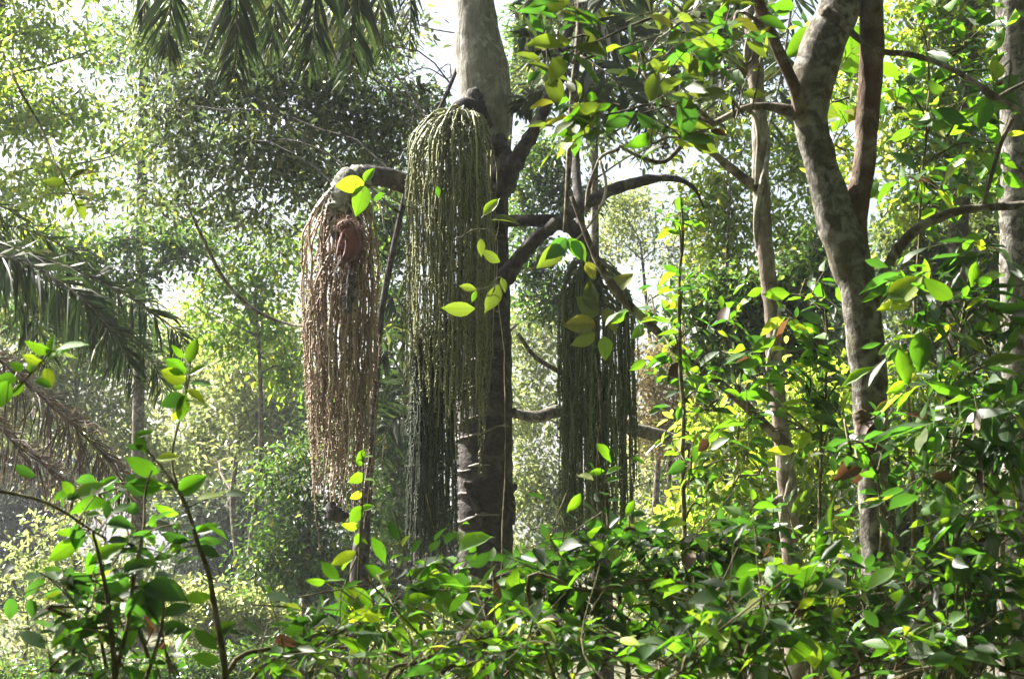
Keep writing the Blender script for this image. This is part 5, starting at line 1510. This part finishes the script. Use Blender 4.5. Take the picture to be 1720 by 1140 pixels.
for (b_, t_, mt, rl, kd) in (((1545, 560), (1552, 625), 'leaf_mature', .1, 'broad'), ((1510, 585), (1525, 650), 'leaf_fresh', .1, 'ellip'), ((1600, 500), (1550, 470), 'leaf_fresh', .8, 'broad'), ((1500, 510), (1540, 455), 'leaf_fresh', .2, 'broad'), ((1490, 500), (1530, 490), 'leaf_fresh', .4, 'broad'), ((1620, 400), (1655, 398), 'leaf_fresh', .4, 'ellip'), ((1640, 440), (1625, 480), 'leaf_fresh', .3, 'ellip'), ((1520, 640), (1490, 660), 'leaf_fresh', .5, 'ellip')):
    s.hero(b_, t_, 8.2, mt, kd, rl)
s.finish(['leaf_deep', 'leaf_mature', 'leaf_deep', 'leaf_fresh'])
s = sapling('sapling with long hanging narrow leaves at the right edge', 1690, 8.0, [(1690, 1100, 8.0), (1680, 850, 8.0), (1670, 700, 8.1)], 0.16,
            [(1660, 700, 60, 60, 8.0, 9), (1600, 740, 60, 50, 8.0, 7), (1690, 790, 50, 60, 8.0, 7), (1560, 780, 40, 50, 8.0, 4)], ['leaf_mature', 'leaf_deep'], 'lance', up=-0.6, nl=7)
hero(s.root, (1600, 800), (1566, 806), 7.9, 'dead_leaf', 'broad', .2)
s.heroes += 1
s.hero((1690, 862), (1684, 896), 7.9, 'leaf_fresh', 'broad', .2)
s.finish(['leaf_mature', 'leaf_deep'])
s = sapling('sapling of dark broad leaves in the bottom right corner', 1620, 6.6, [(1620, 1180, 6.6), (1600, 1000, 6.6), (1590, 880, 6.7)], 0.10,
            [(1560, 940, 90, 60, 6.6, 10), (1660, 960, 80, 60, 6.6, 9), (1600, 1040, 110, 60, 6.5, 12), (1690, 1080, 70, 60, 6.5, 8), (1540, 1090, 90, 50, 6.4, 8), (1640, 880, 80, 40, 6.7, 7)], ['leaf_deep', 'leaf_mature'], 'ellip')
hero(s.root, (1618, 962), (1600, 968), 6.5, 'dead_leaf', 'ellip', .5)
s.heroes += 1
s.finish(['leaf_deep', 'leaf_deep', 'leaf_mature', 'leaf_fresh'])  # mostly deep leaves: the corner's shade is put into their colour
s = sapling('vine thicket of dark leaves climbing the foot of the forked tree', 1470, 8.3, [(1470, 1160, 8.4), (1478, 1000, 8.5), (1480, 880, 8.6), (1470, 780, 8.6)], 0.10,
            [(1480, 960, 60, 60, 8.4, 10), (1470, 1060, 80, 60, 8.3, 10), (1420, 980, 60, 50, 8.3, 7), (1500, 820, 40, 50, 8.6, 5), (1430, 740, 40, 30, 8.6, 3), (1500, 740, 40, 40, 8.7, 4), (1430, 1100, 80, 50, 8.2, 8)], ['leaf_deep', 'leaf_mature'], 'ellip')
s.finish(['leaf_deep', 'leaf_deep', 'leaf_mature', 'leaf_deep'])
s = sapling('sapling with light green sprays in front of the slender trunk', 1370, 10.5, [(1370, 1140, 10.5), (1375, 900, 10.5), (1385, 700, 10.6), (1390, 560, 10.6)], 0.12,
            [(1370, 560, 50, 40, 10.5, 6), (1390, 640, 50, 40, 10.5, 6), (1350, 690, 60, 40, 10.5, 6), (1400, 720, 40, 50, 10.5, 5), (1380, 480, 40, 40, 10.5, 4), (1290, 620, 50, 40, 10.6, 4), (1240, 690, 50, 40, 10.6, 4), (1400, 850, 50, 60, 10.4, 6), (1290, 880, 60, 50, 10.4, 6)], ['leaf_fresh', 'leaf_mature'], 'ellip')
s.finish(['leaf_fresh', 'leaf_mature', 'leaf_fresh', 'leaf_deep'])
s = sapling('sapling with scattered bright leaves behind the upper fork', 1540, 10.2, [(1540, 1100, 10.2), (1530, 700, 10.2), (1545, 400, 10.2), (1560, 150, 10.2)], 0.14,
            [(1560, 60, 60, 60, 10.2, 5), (1650, 60, 70, 60, 10.2, 6), (1590, 190, 70, 60, 10.2, 6), (1670, 240, 60, 60, 10.2, 6), (1540, 280, 40, 50, 10.2, 4), (1620, 320, 70, 40, 10.2, 5), (1690, 120, 50, 50, 10.2, 5), (1500, 140, 20, 60, 10.2, 2)], ['leaf_fresh', 'leaf_mature'], 'ellip')
s.hero((1475, 60), (1515, 72), 9.8, 'leaf_fresh', 'ellip', .6)
s.finish(['leaf_fresh', 'leaf_mature', 'leaf_deep'])
s = sapling('slim sapling with small hanging leaves against the white sky right of the dark stalk', 1160, 11.0, [(1160, 1100, 11.0), (1145, 700, 11.0), (1142, 520, 11.0), (1146, 380, 11.0), (1140, 330, 11.0)], 0.10,
            [(1140, 380, 30, 50, 11, 4), (1150, 480, 40, 50, 11, 5), (1130, 560, 40, 40, 11, 4), (1180, 660, 60, 40, 11, 5), (1160, 760, 60, 50, 11, 5), (1180, 850, 60, 50, 11, 5), (1240, 770, 50, 40, 11, 4)], ['leaf_mature', 'leaf_deep'], 'ellip')
s.finish(['leaf_mature', 'leaf_deep', 'leaf_fresh'])

for o in bpy.data.objects:
    if '_o' in o:
        del o['_o']
